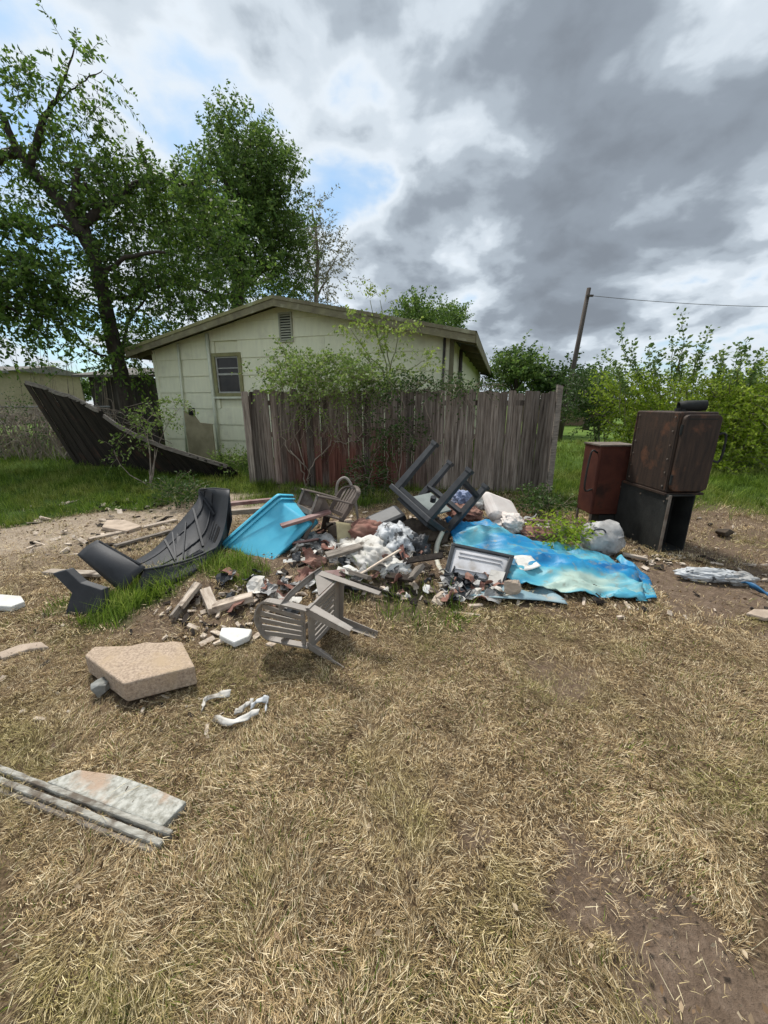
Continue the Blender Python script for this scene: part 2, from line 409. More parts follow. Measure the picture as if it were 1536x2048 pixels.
# ------------------------------------------------------------------ materials
M_ = {}
M_['siding'] = mat('painted_siding', (.80, .79, .57), (.73, .72, .52), 2.5, .8, .25, 60, c3=(.62, .60, .44), s3=1.6, t3=(.54, .75), stretch=(5, 5, .8))
M_['trim_olive'] = mat('olive_trim', (.27, .255, .12), (.20, .185, .085), 6, .8, .2, 40, c3=(.33, .34, .19), s3=3)
M_['fascia'] = mat('weathered_fascia', (.235, .215, .125), (.145, .125, .08), 5, .85, .3, 40, c3=(.32, .31, .2), s3=2.5, stretch=(1, 1, 1))
M_['soffit'] = mat('soffit', (.2, .19, .11), (.13, .12, .07), 4)
M_['shingle'] = mat('roof_shingle', (.12, .11, .1), (.2, .19, .17), 20, .95, .5, 80)
M_['pipe_cream'] = mat('cream_pipe', (.66, .68, .52), (.55, .56, .42), 5, .6)
M_['pipe_dark'] = mat('dark_pipe', (.06, .055, .05), (.1, .09, .08), 5, .6)
M_['glass'] = mat('window_glass', (.025, .022, .02), (.05, .042, .036), 3, .25, spec=.35)
M_['white_sash'] = mat('white_sash', (.42, .42, .37), (.32, .31, .27), 8, .6)
M_['vent'] = mat('vent_slat', (.42, .42, .32), (.33, .33, .25), 6, .7)
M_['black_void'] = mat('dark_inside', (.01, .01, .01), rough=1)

def wood_fence():
    m, t, b = new_mat('weathered_picket')
    tc = t.add('ShaderNodeTexCoord'); oi = t.add('ShaderNodeObjectInfo'); pos = t.add('ShaderNodeNewGeometry').outputs['Position']
    ad = t.n.new('ShaderNodeVectorMath'); ad.operation = 'MULTIPLY_ADD'; t.set(ad.inputs[0], oi.outputs['Random']); t.set(ad.inputs[1], (31, 17, 23)); t.set(ad.inputs[2], tc.outputs['Object'])
    mp = t.add('ShaderNodeMapping'); t.set(mp.inputs[0], ad.outputs[0]); mp.inputs['Scale'].default_value = (16, 16, .8)
    st = t.noise(mp.outputs[0], 2.2, 8, .65); blot = t.noise(ad.outputs[0], 2.2, 5)
    col = t.ramp(st, [(.28, (.035, .028, .024)), (.42, (.13, .103, .083)), (.56, (.255, .212, .175)), (.75, (.42, .37, .32))])
    red = t.ramp(st, [(.28, (.03, .013, .01)), (.5, (.13, .05, .036)), (.75, (.24, .115, .085))])
    sp = t.add('ShaderNodeSeparateXYZ'); t.set(sp.inputs[0], pos)
    fx = t.math('MULTIPLY', t.smooth(sp.outputs[0], -2.35, -1.4), t.smooth(sp.outputs[0], 1.2, -.1))
    fz = t.smooth(t.math('ADD', sp.outputs[2], t.math('MULTIPLY', blot, .9)), 2.0, 1.0)
    fr = t.math('MULTIPLY', t.math('MULTIPLY', fx, fz), t.smooth(t.math('ADD', oi.outputs['Random'], blot), .45, .9))
    col = t.mix(fr, col, red)
    hs = t.n.new('ShaderNodeHueSaturation'); t.set(hs.inputs['Color'], col); t.set(hs.inputs['Value'], t.math('MULTIPLY_ADD', oi.outputs['Random'], .85, .45))
    t.set(b.inputs['Base Color'], hs.outputs[0]); b.inputs['Roughness'].default_value = .9; b.inputs['Specular IOR Level'].default_value = .15
    t.set(b.inputs['Normal'], t.bump(st, .7, .006)); return m
M_['picket'] = wood_fence()
M_['dark_board'] = mat('shade_dark_rotten_board', (.016, .012, .009), (.042, .032, .025), 3, .95, .5, 30, rnd=.4, stretch=(12, 12, 1), c3=(.075, .038, .026), s3=1.5)  # tree shade over the fallen panel is put into this dark colour; scraps share it
M_['grey_wood'] = mat('grey_wood', (.26, .225, .19), (.13, .11, .09), 3, .9, .4, 30, rnd=.25, stretch=(3, 14, 14))
M_['pale_wood'] = mat('pale_wood', (.56, .48, .39), (.33, .26, .2), 4, .9, .4, 40, rnd=.25, stretch=(2, 10, 10), c3=(.17, .13, .1), s3=6)
M_['tan_board'] = mat('tan_plywood', (.32, .28, .17), (.22, .19, .11), 4, .9, .2)
M_['bark'] = mat('bark', (.030, .024, .019), (.075, .06, .046), 4, .95, .9, 18, stretch=(3, 3, .6), coords='World')
M_['bark_light'] = mat('pale_bark', (.16, .13, .1), (.3, .26, .21), 6, .95, .4, 30, coords='World')
M_['stem'] = mat('dry_stem', (.33, .27, .21), (.2, .155, .12), 9, .9, coords='World')
M_['green_stem'] = mat('green_stem', (.12, .15, .05), (.18, .16, .08), 9, .9, coords='World')
M_['pole'] = mat('pole_wood', (.06, .05, .042), (.11, .092, .078), 3, .95, .4, 30, stretch=(8, 8, .6))
M_['leaf_elm'] = leaf_mat('leaf_elm', (.045, .09, .016), (.092, .17, .027), (.19, .28, .05), .45, .5, .9)
M_['leaf_back'] = leaf_mat('leaf_back', (.052, .10, .02), (.11, .19, .036), (.21, .30, .065), .45, .5, .7)
M_['leaf_pale'] = leaf_mat('leaf_pale', (.12, .125, .075), (.19, .20, .12), (.30, .29, .19), .35, .3)
M_['leaf_privet'] = leaf_mat('leaf_privet', (.14, .22, .014), (.26, .37, .028), (.42, .50, .07), .48, .5, 1.6)
M_['leaf_shoot'] = leaf_mat('leaf_shoot', (.07, .13, .03), (.14, .22, .06), (.27, .34, .13), .35, .3)
M_['leaf_dark'] = leaf_mat('leaf_dark_shrub', (.025, .055, .012), (.055, .105, .022), (.10, .16, .04), .3, .4)
M_['leaf_vine'] = leaf_mat('leaf_vine', (.09, .15, .025), (.18, .27, .055), (.32, .41, .12), .42, .45, 1.8)
M_['leaf_sapling'] = leaf_mat('leaf_sapling', (.13, .2, .03), (.24, .33, .06), (.36, .42, .12), .45, .3)
M_['rust'] = mat('dark_rusty_steel', (.030, .022, .018), (.066, .042, .030), 3, .62, .3, 60, metal=.25, c3=(.13, .06, .034), s3=5, t3=(.54, .7), stretch=(9, 9, 1.0))
M_['rust_red'] = mat('red_rusty_steel', (.05, .014, .010), (.11, .034, .02), 3, .7, .25, 60, metal=.15, c3=(.035, .016, .012), s3=3)
M_['soot'] = mat('sooty_steel', (.018, .019, .018), (.036, .037, .034), 6, .7, .2, 50, metal=.2)
M_['steel_edge'] = mat('worn_steel_edge', (.22, .19, .16), (.12, .085, .06), 10, .6, metal=.3)
M_['bumper'] = mat('black_bumper_plastic', (.021, .022, .025), (.036, .037, .041), 7, .62, .15, 90, c3=(.075, .075, .075), s3=2.4, t3=(.56, .8), spec=.4)
M_['bin_blue'] = mat('blue_bin_plastic', (.05, .38, .56), (.10, .48, .65), 3, .42, .06, 20, c3=(.14, .52, .66), s3=2.2, t3=(.5, .8), spec=.45)
M_['chair'] = mat('taupe_chair_plastic', (.29, .255, .22), (.22, .19, .162), 5, .6, .08, 60, c3=(.33, .30, .26), s3=5, spec=.4)
M_['chair_brown'] = mat('brown_chair_plastic', (.15, .118, .098), (.10, .078, .065), 5, .65, .1, 60, c3=(.22, .19, .16), s3=4)
M_['black_plastic'] = mat('black_plastic', (.026, .028, .031), (.05, .052, .055), 8, .5, .1, 50)
M_['grey_panel'] = mat('grey_green_panel', (.26, .29, .27), (.18, .20, .19), 5, .7, .1)
M_['white_foam'] = mat('dirty_white_foam', (.72, .71, .67), (.55, .53, .48), 7, .9, .3, 50, c3=(.33, .29, .24), s3=5, t3=(.6, .8))
M_['cloth_white'] = mat('dirty_white_cloth', (.64, .61, .56), (.42, .39, .34), 7, .95, .4, 25, c3=(.12, .10, .08), s3=7, t3=(.52, .66))
M_['sack'] = mat('grey_sack', (.58, .59, .6), (.30, .31, .31), 9, .5, .5, 20, c3=(.04, .04, .04), s3=7, t3=(.53, .60))
M_['pillow'] = mat('pinkish_cushion', (.72, .66, .61), (.62, .55, .5), 5, .95, .2, 40, c3=(.4, .32, .28), s3=4, t3=(.58, .8))
M_['tray'] = mat('pale_grey_tray', (.56, .55, .56), (.42, .41, .41), 6, .6, .1, 40, c3=(.28, .24, .2), s3=5, t3=(.56, .8))
M_['silver'] = mat('grey_plastic_sheet', (.42, .41, .39), (.22, .21, .2), 8, .5, .4, 20, c3=(.12, .11, .1), s3=8)
M_['concrete'] = mat('tan_concrete', (.50, .385, .285), (.25, .185, .135), 75, .95, .8, 120, c3=(.44, .33, .22), s3=5, t3=(.5, .7), contrast=(.4, .7))
M_['grey_stone'] = mat('grey_stone', (.3, .3, .28), (.2, .2, .18), 8, .95, .6, 40)
M_['tan_stone'] = mat('tan_stone', (.5, .40, .31), (.33, .26, .2), 7, .95, .6, 40)
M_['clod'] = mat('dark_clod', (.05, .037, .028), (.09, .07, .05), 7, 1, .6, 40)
M_['navy'] = mat('blue_sheet', (.02, .09, .2), (.04, .16, .3), 5, .5)
M_['blue_cloth'] = mat('blue_grey_cloth', (.2, .24, .36), (.3, .33, .42), 6, .9, .3, 30)
M_['red_pipe'] = mat('maroon_pipe', (.16, .075, .065), (.3, .2, .18), 5, .6)
M_['rug'] = mat('maroon_rag', (.2, .09, .07), (.28, .16, .12), 9, .95, .4, 40)
M_['brick_far'] = mat('far_brick', (.22, .155, .095), (.17, .115, .07), 8, .9)
M_['far_tan'] = mat('far_tan_wall', (.34, .285, .19), (.28, .235, .155), 5, .9)
M_['shed'] = mat('dark_shed_board', (.045, .038, .034), (.085, .072, .064), 3, .95, .4, 30, rnd=.3, stretch=(10, 10, 1))
M_['wire'] = mat('galvanised_wire', (.28, .28, .27), (.18, .18, .17), 5, .6, metal=.4)
M_['car_white'] = mat('car_paint', (.62, .62, .63), (.55, .55, .56), 3, .3, spec=.5)
def pool_mat():
    m, t, b = new_mat('faded_blue_pool_plastic')
    tc = t.add('ShaderNodeTexCoord'); mp = t.add('ShaderNodeMapping'); t.set(mp.inputs[0], tc.outputs['Object']); mp.inputs['Scale'].default_value = (.6, 1.9, .6); mp.inputs['Rotation'].default_value = (0, 0, R(14))
    n = t.noise(mp.outputs[0], 1.25, 4, .5, .3); f = t.noise(tc.outputs['Object'], 14, 6, .6)
    col = t.ramp(n, [(.32, (.003, .085, .25)), (.46, (.008, .20, .40)), (.54, (.08, .33, .42)), (.63, (.34, .45, .39))], 'EASE')
    col = t.mix(t.math('MULTIPLY', t.smooth(f, .52, .72), .8), col, (.20, .22, .18)); col = t.mix(t.math('MULTIPLY', t.smooth(t.noise(tc.outputs['Object'], 3.2, 6, .7), .58, .74), .4), col, (.24, .27, .22))
    t.set(b.inputs['Base Color'], col); b.inputs['Roughness'].default_value = .5; b.inputs['Specular IOR Level'].default_value = .35
    t.set(b.inputs['Normal'], t.bump(t.noise(tc.outputs['Object'], 9, 5), .35, .02)); return m
M_['pool'] = pool_mat()

# ------------------------------------------------------------------ the house
HL, HR = V((-6.0, 10.8, .2)), V((1.40, 8.6, .2))
HW = (HR - HL).length; H_ANG = math.atan2(HR.y - HL.y, HR.x - HL.x)
def facade(px, py):
    """local (x, z) of a photo point on the gable wall"""
    n = V((math.sin(H_ANG), -math.cos(H_ANG), 0)); d = ray(px, py); o = V((0, 0, EYE))
    t = (HL - o).dot(n) / d.dot(n); q = o + d * t - HL
    return q.x * math.cos(H_ANG) + q.y * math.sin(H_ANG), q.z
def build_house():
    hs = thing('house', 'small pale yellow-green house with low gable roof behind the picket fence', 'house', HL, (0, 0, H_ANG))
    EO, RO = .5, .4                     # eave and rake overhang
    EZ, RZ = 2.66, 3.58                 # roof top at the eave tip and at the ridge
    cx = HW / 2; sl = (RZ - EZ) / (cx + EO)
    roofz = lambda x: RZ - abs(x - cx) * sl
    wallz = lambda x: roofz(x) - .10
    D = 11.0
    wx0, wz1 = facade(431, 714); wx1, wz0 = facade(484, 786)
    # masonry behind the boards, pierced for the window
    w = MB()
    def slab(x0, x1, z0, top):
        a = [(x0, z0), (x1, z0), (x1, top(x1) if callable(top) else top)]
        if callable(top) and x0 < cx < x1: a.append((cx, top(cx)))
        a.append((x0, top(x0) if callable(top) else top))
        w.prism(a, Matrix.Translation((0, .16, 0)) @ Matrix.Rotation(R(90), 4, 'X'), .13)
    slab(.003, wx0, 0, wallz); slab(wx1, HW - .003, 0, wallz); slab(wx0, wx1, 0, wz0); slab(wx0, wx1, wz1, wallz)
    w.cbox((HW - .16, .16, 0), (HW - .003, D, wallz(HW) - .02)); w.cbox((.003, .16, 0), (.16, D, wallz(0) - .02)); w.cbox((.003, D, 0), (HW - .003, D + .15, 2.5))
    wall = w.build('wall', M_['siding'], hs)
    # lap boards: each row its own board, cut by the gable and the window
    z = .0; i = 0; step = .40
    while z < wallz(cx) - .05:
        z1 = z + step + .012
        def span(zz):
            if zz <= wallz(0): return 0., HW
            hw = (wallz(cx) - zz) / sl; return cx - hw, cx + hw
        lo0, hi0 = span(z); 
        pieces = [(lo0, hi0)]
        if z < wz1 and z1 > wz0: pieces = [(lo0, wx0 - .0), (wx1 + .0, hi0)]
        joint = [2.44, 4.9, 1.2, 6.1][i % 4]
        for a, bq in pieces:
            cuts = [a] + [c for c in (joint, joint + 3.66 if i % 2 == 0 else joint + 2.4) if a + .3 < c < bq - .3] + [bq]
            for q0, q1 in zip(cuts, cuts[1:]):
                q0 += .002; q1 -= .002
                top = [(q1, min(z1, wallz(q1))), (q0, min(z1, wallz(q0)))]
                if q0 < cx < q1 and z1 > wallz(cx): top.insert(1, (cx, min(z1, wallz(cx))))
                for kx in (cx - (wallz(cx) - z1) / sl, cx + (wallz(cx) - z1) / sl):
                    if q0 < kx < q1 and z1 < wallz(cx): top.append((kx, z1))
                top = sorted(top, key=lambda p: -p[0])
                poly = [(q0, z), (q1, z)] + top
                lift = .022
                mb = MB(); n = len(poly)
                fr = [V((x, -.004 - lift * max(0, 1 - (zz - z) / (step + .012)), zz)) for x, zz in poly]
                bk = [V((x, .028, zz)) for x, zz in poly]
                mb.add(fr + bk, [tuple(range(n)), tuple(range(n, 2 * n))[::-1]] + [(k, n + k, n + (k + 1) % n, (k + 1) % n) for k in range(n)])
                mb.build('siding_board', M_['siding'], hs)
        z += step; i += 1
    # side wall boards on the right
    for k in range(6):
        z = k * .4
        m = MB(); m.add([(HW + .024, -.02, z), (HW + .024, D, z), (HW + .002, D, z + .405), (HW + .002, -.02, z + .405), (HW - .002, -.02, z), (HW - .002, D, z), (HW - .002, D, z + .405), (HW - .002, -.02, z + .405)],
                        [(0, 1, 2, 3), (4, 7, 6, 5), (0, 4, 5, 1), (3, 2, 6, 7), (0, 3, 7, 4), (1, 5, 6, 2)]); m.build('siding_board', M_['siding'], hs)
    for x in (-.012, HW + .012):
        MB().cbox((x - .045, -.04, 0), (x + .045, .02, wallz(min(max(x, 0), HW)) - .02)).build('corner_board', M_['siding'] if x < 1 else M_['soffit'], hs)
    # roof: decks with shingle courses, rake boards, eave boards, rafter tails
    rf = None
    for sgn in (-1, 1):
        xe = cx + sgn * (cx + EO)
        m = MB(); a, bq = V((cx, 0, RZ)), V((xe, 0, EZ))
        ds = [V((q.x, y, q.z - dz)) for y in (-RO, D + RO) for q in (a, bq) for dz in (0, .05)]
        m.add(ds, [(0, 2, 6, 4), (1, 5, 7, 3), (0, 1, 3, 2), (4, 6, 7, 5), (0, 4, 5, 1), (2, 3, 7, 6)])
        o = m.build('roof', M_['shingle'], hs)
        # courses stepping down the slope
        m = MB(); L = cx + EO; nrow = 26
        for k in range(nrow):
            f0, f1 = k / nrow, (k + 1.15) / nrow; f1 = min(f1, 1.01)
            p0 = a.lerp(bq, f0) + V((0, 0, .006)); p1 = a.lerp(bq, f1) + V((0, 0, .020))
            m.add([(p0.x, -RO - .02, p0.z), (p1.x, -RO - .02, p1.z), (p1.x, D + RO, p1.z), (p0.x, D + RO, p0.z), (p1.x, -RO - .02, p1.z - .014), (p1.x, D + RO, p1.z - .014), (p0.x, -RO - .02, p0.z - .003), ], [(0, 1, 2, 3), (1, 4, 5, 2), (0, 6, 4, 1)])
        m.build('shingles', M_['shingle'], o)
        # rake board along the gable edge
        m = MB(); y0, y1 = -RO - .024, -RO - .002
        q0 = V((cx, 0, RZ - .012)); q1 = V((xe, 0, EZ - .012)); hgt = .19
        vs = [V((q.x, y, q.z - dz)) for y in (y0, y1) for q in (q0, q1) for dz in (0, hgt)]
        m.add(vs, [(0, 1, 3, 2), (4, 6, 7, 5), (0, 2, 6, 4), (1, 5, 7, 3), (2, 3, 7, 6), (0, 4, 5, 1)]); m.build('rake_board', M_['fascia'], hs)
        m = MB(); q0 = q0 + V((0, 0, .022)); q1 = q1 + V((0, 0, .022))
        vs = [V((q.x, y, q.z - dz)) for y in (y0 - .02, y0 - .001) for q in (q0, q1) for dz in (0, .07)]
        m.add(vs, [(0, 1, 3, 2), (4, 6, 7, 5), (0, 2, 6, 4), (1, 5, 7, 3), (2, 3, 7, 6), (0, 4, 5, 1)]); m.build('rake_trim', M_['trim_olive'] if sgn < 0 else M_['fascia'], hs)
        # eave board and rafters
        MB().cbox((min(xe, xe + sgn * .025), -RO, EZ - .2), (max(xe, xe + sgn * .025), D + RO, EZ - .005)).build('eave_board', M_['fascia'], hs)
        for k in range(8):
            y = -RO + .35 + k * 1.45; x0 = cx + sgn * (cx + .03)
            m = MB(); m.bar((x0, y, roofz(x0) - .13), (xe - sgn * .01, y, EZ - .13), .045, .13); m.build('rafter', M_['soffit'], hs)
        # soffit under the rake
        m = MB(); vs = [V((q.x, y, q.z - dz)) for y in (-RO, .0) for q in (V((cx, 0, RZ)), V((xe, 0, EZ))) for dz in (.055, .075)]
        m.add(vs, [(0, 2, 6, 4), (1, 5, 7, 3), (0, 1, 3, 2), (4, 6, 7, 5), (0, 4, 5, 1), (2, 3, 7, 6)]); m.build('soffit', M_['soffit'], hs)
    # window
    wn = MB(); t = .085
    for a, bq in (((wx0 - t, wz1), (wx1 + t, wz1 + t)), ((wx0 - t, wz0 - t), (wx1 + t, wz0)), ((wx0 - t, wz0), (wx0, wz1)), ((wx1, wz0), (wx1 + t, wz1))):
        wn.cbox((a[0] + .001, -.055, a[1] + .001), (bq[0] - .001, .06, bq[1] - .001))
    win = wn.build('window', M_['trim_olive'], hs)
    MB().cbox((wx0 - t - .02, -.085, wz0 - t - .05), (wx1 + t - .03, -.002, wz0 - t)).build('sill', M_['pipe_cream'], win)
    zm = (wz0 + wz1) / 2 + .02; s_ = .035
    m = MB()
    for a, bq in (((wx0, wz0), (wx0 + s_, wz1)), ((wx1 - s_, wz0), (wx1, wz1)), ((wx0 + s_, wz0), (wx1 - s_, wz0 + s_)), ((wx0 + s_, wz1 - s_), (wx1 - s_, wz1)), ((wx0 + s_, zm - .022), (wx1 - s_, zm + .022))):
        m.cbox((a[0], -.02, a[1]), (bq[0], .03, bq[1]))
    m.build('sash', M_['white_sash'], win)
    for z0, z1 in ((wz0 + s_, zm - .022), (zm + .022, wz1 - s_)):
        MB().cbox((wx0 + s_, .008, z0), (wx1 - s_, .016, z1)).build('pane', M_['glass'], win)
    MB().cbox((wx0 + s_, -.004, wz1 - .28), (wx1 - s_, .004, wz1 - .255)).build('blind_bar', M_['white_sash'], win)
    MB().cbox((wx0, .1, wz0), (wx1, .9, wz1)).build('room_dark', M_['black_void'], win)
    # gable vent
    vx0, vz1 = facade(558, 627); vx1, vz0 = facade(588, 684)
    v = MB(); t = .035
    for a, bq in (((vx0, vz1 - t), (vx1, vz1)), ((vx0, vz0), (vx1, vz0 + t)), ((vx0, vz0 + t), (vx0 + t, vz1 - t)), ((vx1 - t, vz0 + t), (vx1, vz1 - t))):
        v.cbox((a[0], -.06, a[1]), (bq[0], -.01, bq[1]))
    ve = v.build('gable_vent', M_['vent'], hs)
    MB().cbox((vx0 + t, -.029, vz0 + t), (vx1 - t, -.027, vz1 - t)).build('vent_back', M_['black_void'], ve)
    n = 10
    for k in range(n):
        z = vz0 + t + (k + .5) * (vz1 - vz0 - 2 * t) / n
        MB().box(((vx0 + vx1) / 2, -.045, z), (vx1 - vx0 - 2 * t, .004, .042), Matrix.Rotation(R(-35), 3, 'X')).build('slat', M_['vent'], ve)
    # pipes on the wall
    for (pa, pb, r, mm) in (((360, 690), (372, 860), .028, 'pipe_cream'), ((417, 670), (442, 900), .04, 'pipe_cream')):
        xa = facade(*pa)[0]; xb = facade(*pb)[0]
        MB().tube([(xa, -.075, wallz(xa) - .06), ((xa + xb) / 2, -.075, 1.2), (xb, -.075, .02)], r, 10).build('wall_pipe', M_[mm], hs, smooth=True)
    MB().tube([(HW - .14, -.06, roofz(HW) - .12), (HW - .15, -.06, 1.2), (HW - .15, -.06, .02)], .028, 8).build('wall_pipe', M_['pipe_dark'], hs, smooth=True)
    MB().tube([(HW + .075, 1.2, EZ - .12), (HW + .075, 1.2, .02)], .045, 8).build('wall_pipe', M_['pipe_dark'], hs, smooth=True)
    for (px, py) in ((413, 628), (352, 650)):
        x = facade(px, py)[0]; MB().tube([(x, 1.2, roofz(x) - .04), (x, 1.2, roofz(x) + .32)], .05, 8).build('roof_vent_pipe', M_['white_foam'], hs, smooth=True)
build_house()

# ------------------------------------------------------------------ the standing picket fence
def build_fence():
    a, b = V((-2.52, 7.1, 0)), V((2.80, 6.5, 0)); L = (b - a).length; u = (b - a) / L; ang = math.atan2(u.y, u.x)
    base = V((a.x, a.y, 0)); f = thing('picket_fence', 'weathered grey and reddish dog-ear picket fence in front of the house', 'fence', base, (0, 0, ang))
    meshes = []
    for k in range(6):
        w, h, c, t = .1235 + .002 * (k % 3), 1.72, .022, .018
        poly = [(-w / 2, 0), (w / 2, 0), (w / 2, h - c), (w / 2 - c, h), (-w / 2 + c, h), (-w / 2, h - c * (1 + .5 * (k % 2)))]
        mb = MB().prism(poly, Matrix.Translation((0, t / 2, 0)) @ Matrix.Rotation(R(90), 4, 'X'), t); me = mb.mesh('picket'); me.materials.append(M_['picket']); meshes.append(me)
    n = 42; step = L / n
    for i in range(n):
        x = (i + .5) * step; wx = base + u * x; g = hz(wx.x, wx.y)
        o = link_mesh('picket', meshes[random.randrange(6)], None, f)
        o.location = (x + random.uniform(-.006, .006), random.uniform(-.006, .006), g - .05 + random.uniform(-.025, .03))
        o.rotation_euler = (R(random.gauss(0, .9)), R(random.gauss(-.1, .25)), R(random.gauss(0, 1.6)))
    for z in (.35, .95, 1.5):
        MB().cbox((0, .02, z), (L, .058, z + .085)).build('rail', M_['picket'], f)
    for x in (.05, L * .5):
        MB().cbox((x, .06, -.1), (x + .09, .15, 1.66)).build('post', M_['picket'], f)
    po = MB().prism([(0, 0), (.085, 0), (.085, 1.8), (0, 1.82)], Matrix.Translation((L + .012, .07, -.05)) @ Matrix.Rotation(R(90), 4, 'X'), .085).build('post', M_['grey_wood'], f)
    po.rotation_euler = (0, R(-.6), 0)
    po['label'] = 'paler square end post'
build_fence()

# ------------------------------------------------------------------ the collapsed fence on the left
def build_fallen():
    def section(name, label, s0, s1, n, lean0, lean1, hgt, k0, k1):
        B0, B1 = V((-7.0, 8.7, 0)), V((-2.85, 7.5, 0))
        root = thing(name, label, 'fence panel', (B0.lerp(B1, s0).x, B0.lerp(B1, s0).y, hz(B0.lerp(B1, s0).x, B0.lerp(B1, s0).y)), (0, 0, 0), 'collapsed fence panels beside the house')
        u = (B1 - B0).normalized(); back = V((-u.y, u.x, 0)); tops = []; mids = []
        me = None
        for i in range(n):
            f = (i + .5) / n; s = s0 + (s1 - s0) * f; p = B0.lerp(B1, s) + back * (.10 * math.sin(s * 7) + .004 * (i % 2)); p.z = hz(p.x, p.y) - .03 + .02 * random.random()
            le = R(lean0 + (lean1 - lean0) * f + random.gauss(0, .5)); side = -.10 + random.gauss(0, .006)
            d = (V((0, 0, math.cos(le))) + back * math.sin(le) + u * side).normalized()
            w = (B1 - B0).length * (s1 - s0) / n * 1.10; h = k0 + (k1 - k0) * f + random.gauss(0, .006)
            x = (u - d * u.dot(d)).normalized(); y = d.cross(x)
            Mx = Matrix((x, y, d)).transposed().to_4x4(); Mx.translation = p
            if me is None:
                mb = MB().prism([(-w / 2, 0), (w / 2, 0), (w / 2, hgt), (-w / 2, hgt)], Matrix.Translation((0, .01, 0)) @ Matrix.Rotation(R(90), 4, 'X'), .02); me = mb.mesh('board'); me.materials.append(M_['dark_board'])
            o = link_mesh('board', me, None, root); o.matrix_local = Matrix.Translation(-root.location) @ Mx @ Matrix.Rotation(R(random.gauss(0, 1.2)), 4, 'Z') @ Matrix.Diagonal((1, 1, h, 1))
            tops.append(p + d * (hgt * h + .012)); mids.append(p + d * .4 * h + y * .035)
        for q, nm in ((tops, 'cap_rail'), (mids, 'rail')):
            m = MB()
            for a, b in zip(q[::3], q[3::3] + [q[-1]]):
                if (b - a).length > .05: m.bar(a, b, .035, .07)
            m.build(nm, M_['grey_wood'] if nm == 'cap_rail' else M_['dark_board'], root, world=True)
    section('fence_panel', 'shade-darkened rotten fence panel still half upright nearest the chain-link fence', 0, .47, 17, -16, -28, 1.86, 1.0, .76)
    section('fence_panel', 'shade-darkened fallen fence panel sagging towards the house pipe', .475, 1.0, 18, -29, -46, 1.86, .75, .18)
    # a tan gate leaf still standing behind it
    g = thing('plywood_gate', 'tan plywood gate leaf leaning beside the house pipe', 'gate', at(405, 905, 9.2))
    p = at(380, 905, 9.3); q = at(432, 905, 9.1); p.z = q.z = .15
    u = (q - p).normalized(); Mx = Matrix((u, V((0, 0, 1)), u.cross(V((0, 0, 1))))).transposed().to_4x4(); Mx.translation = p
    w = (q - p).length
    MB().prism([(0, 0), (w, 0), (w, .92), (w * .55, .95), (w * .38, 1.12), (0, 1.22)], Mx, .03).build('leaf', M_['tan_board'], g, world=True)
    MB().box(p + u * w * .3 + V((0, -.02, 1.2)), (.12, .12, .16)).build('latch', M_['black_void'], g, world=True, bevel=.02)
build_fallen()

# ------------------------------------------------------------------ trees and shrubs
def tree(name, label, base, trunk_pts, r0, r1, limbs, clusters, lmat, seed, bark='bark', cat='tree', group=None, **kw):
    random.seed(seed); rng = np.random.default_rng(seed)
    t = thing(name, label, cat, base, group=group)
    m = MB(); limb(m, trunk_pts, r0, r1, 9, 6, .02)
    m.build('trunk', M_[bark], t, world=True, smooth=True)
    if limbs:
        m = MB()
        for pts, a, b in limbs: limb(m, pts, a, b, 6, 5, .035)
        m.build('limbs', M_[bark], t, world=True, smooth=True)
    (v, tr), tw = sprays(clusters, rng, seed=seed, **kw)
    link_mesh('crown', np_mesh('crown', local(v, t), tr), M_[lmat], t)
    if tw.f: tag(tw.build('twigs', M_[bark], t, world=True), kind='stuff')
    return t
def cl(px, py, Y, rx, rz, n, ry=None):
    """cluster: photo point at depth Y, radii in photo pixels turned to metres there"""
    k = Y * .98 / FPX; return (tuple(at(px, py, Y)), (rx * k, ry or (rx + rz) * .5 * k, rz * k), n)
def far_limb(a, b, sag=0): 
    m = (a + b) / 2 + V((0, 0, sag)); return [a, m, b]

T = lambda px, py, Y=11.0: at(px, py, Y)
# big leaning elm on the left
trunk = [T(262, 850), T(240, 740), T(205, 590), T(185, 510), T(140, 430), T(85, 365), T(35, 300), T(5, 230)]
trunk[0].z = .15
fork = T(188, 515); fork2 = T(145, 435)
limbs = [([fork, T(165, 440, 11.2), T(150, 400, 11.3), T(175, 370, 11.4)], .17, .09), ([fork2, T(150, 380), T(160, 330)], .12, .05),
         ([T(198, 560), T(250, 515, 10.6), T(330, 505, 10.3)], .07, .03), ([T(160, 450), T(230, 400, 11.6), T(300, 360, 12), T(400, 370, 12)], .12, .05), ([T(300, 360, 12), T(285, 310, 12), T(276, 285, 12)], .06, .035),
         ([T(170, 480), T(110, 450, 10.5), T(50, 470, 10.2)], .05, .02), ([T(60, 335), T(90, 230), T(120, 185), T(150, 90)], .09, .012), ([T(35, 300), T(-30, 330), T(-120, 350)], .12, .05), ([T(235, 720), T(180, 700, 10.6), T(150, 660, 10.4)], .04, .015),
         ([T(205, 600), T(270, 590, 11.6), T(350, 560, 12)], .07, .02), ([T(240, 740), T(260, 640, 11.4), T(300, 590, 11.6)], .05, .02), ([T(215, 620), T(150, 600, 11), T(100, 620, 10.8)], .035, .012), ([T(120, 200), T(170, 160), T(205, 140)], .02, .008)]
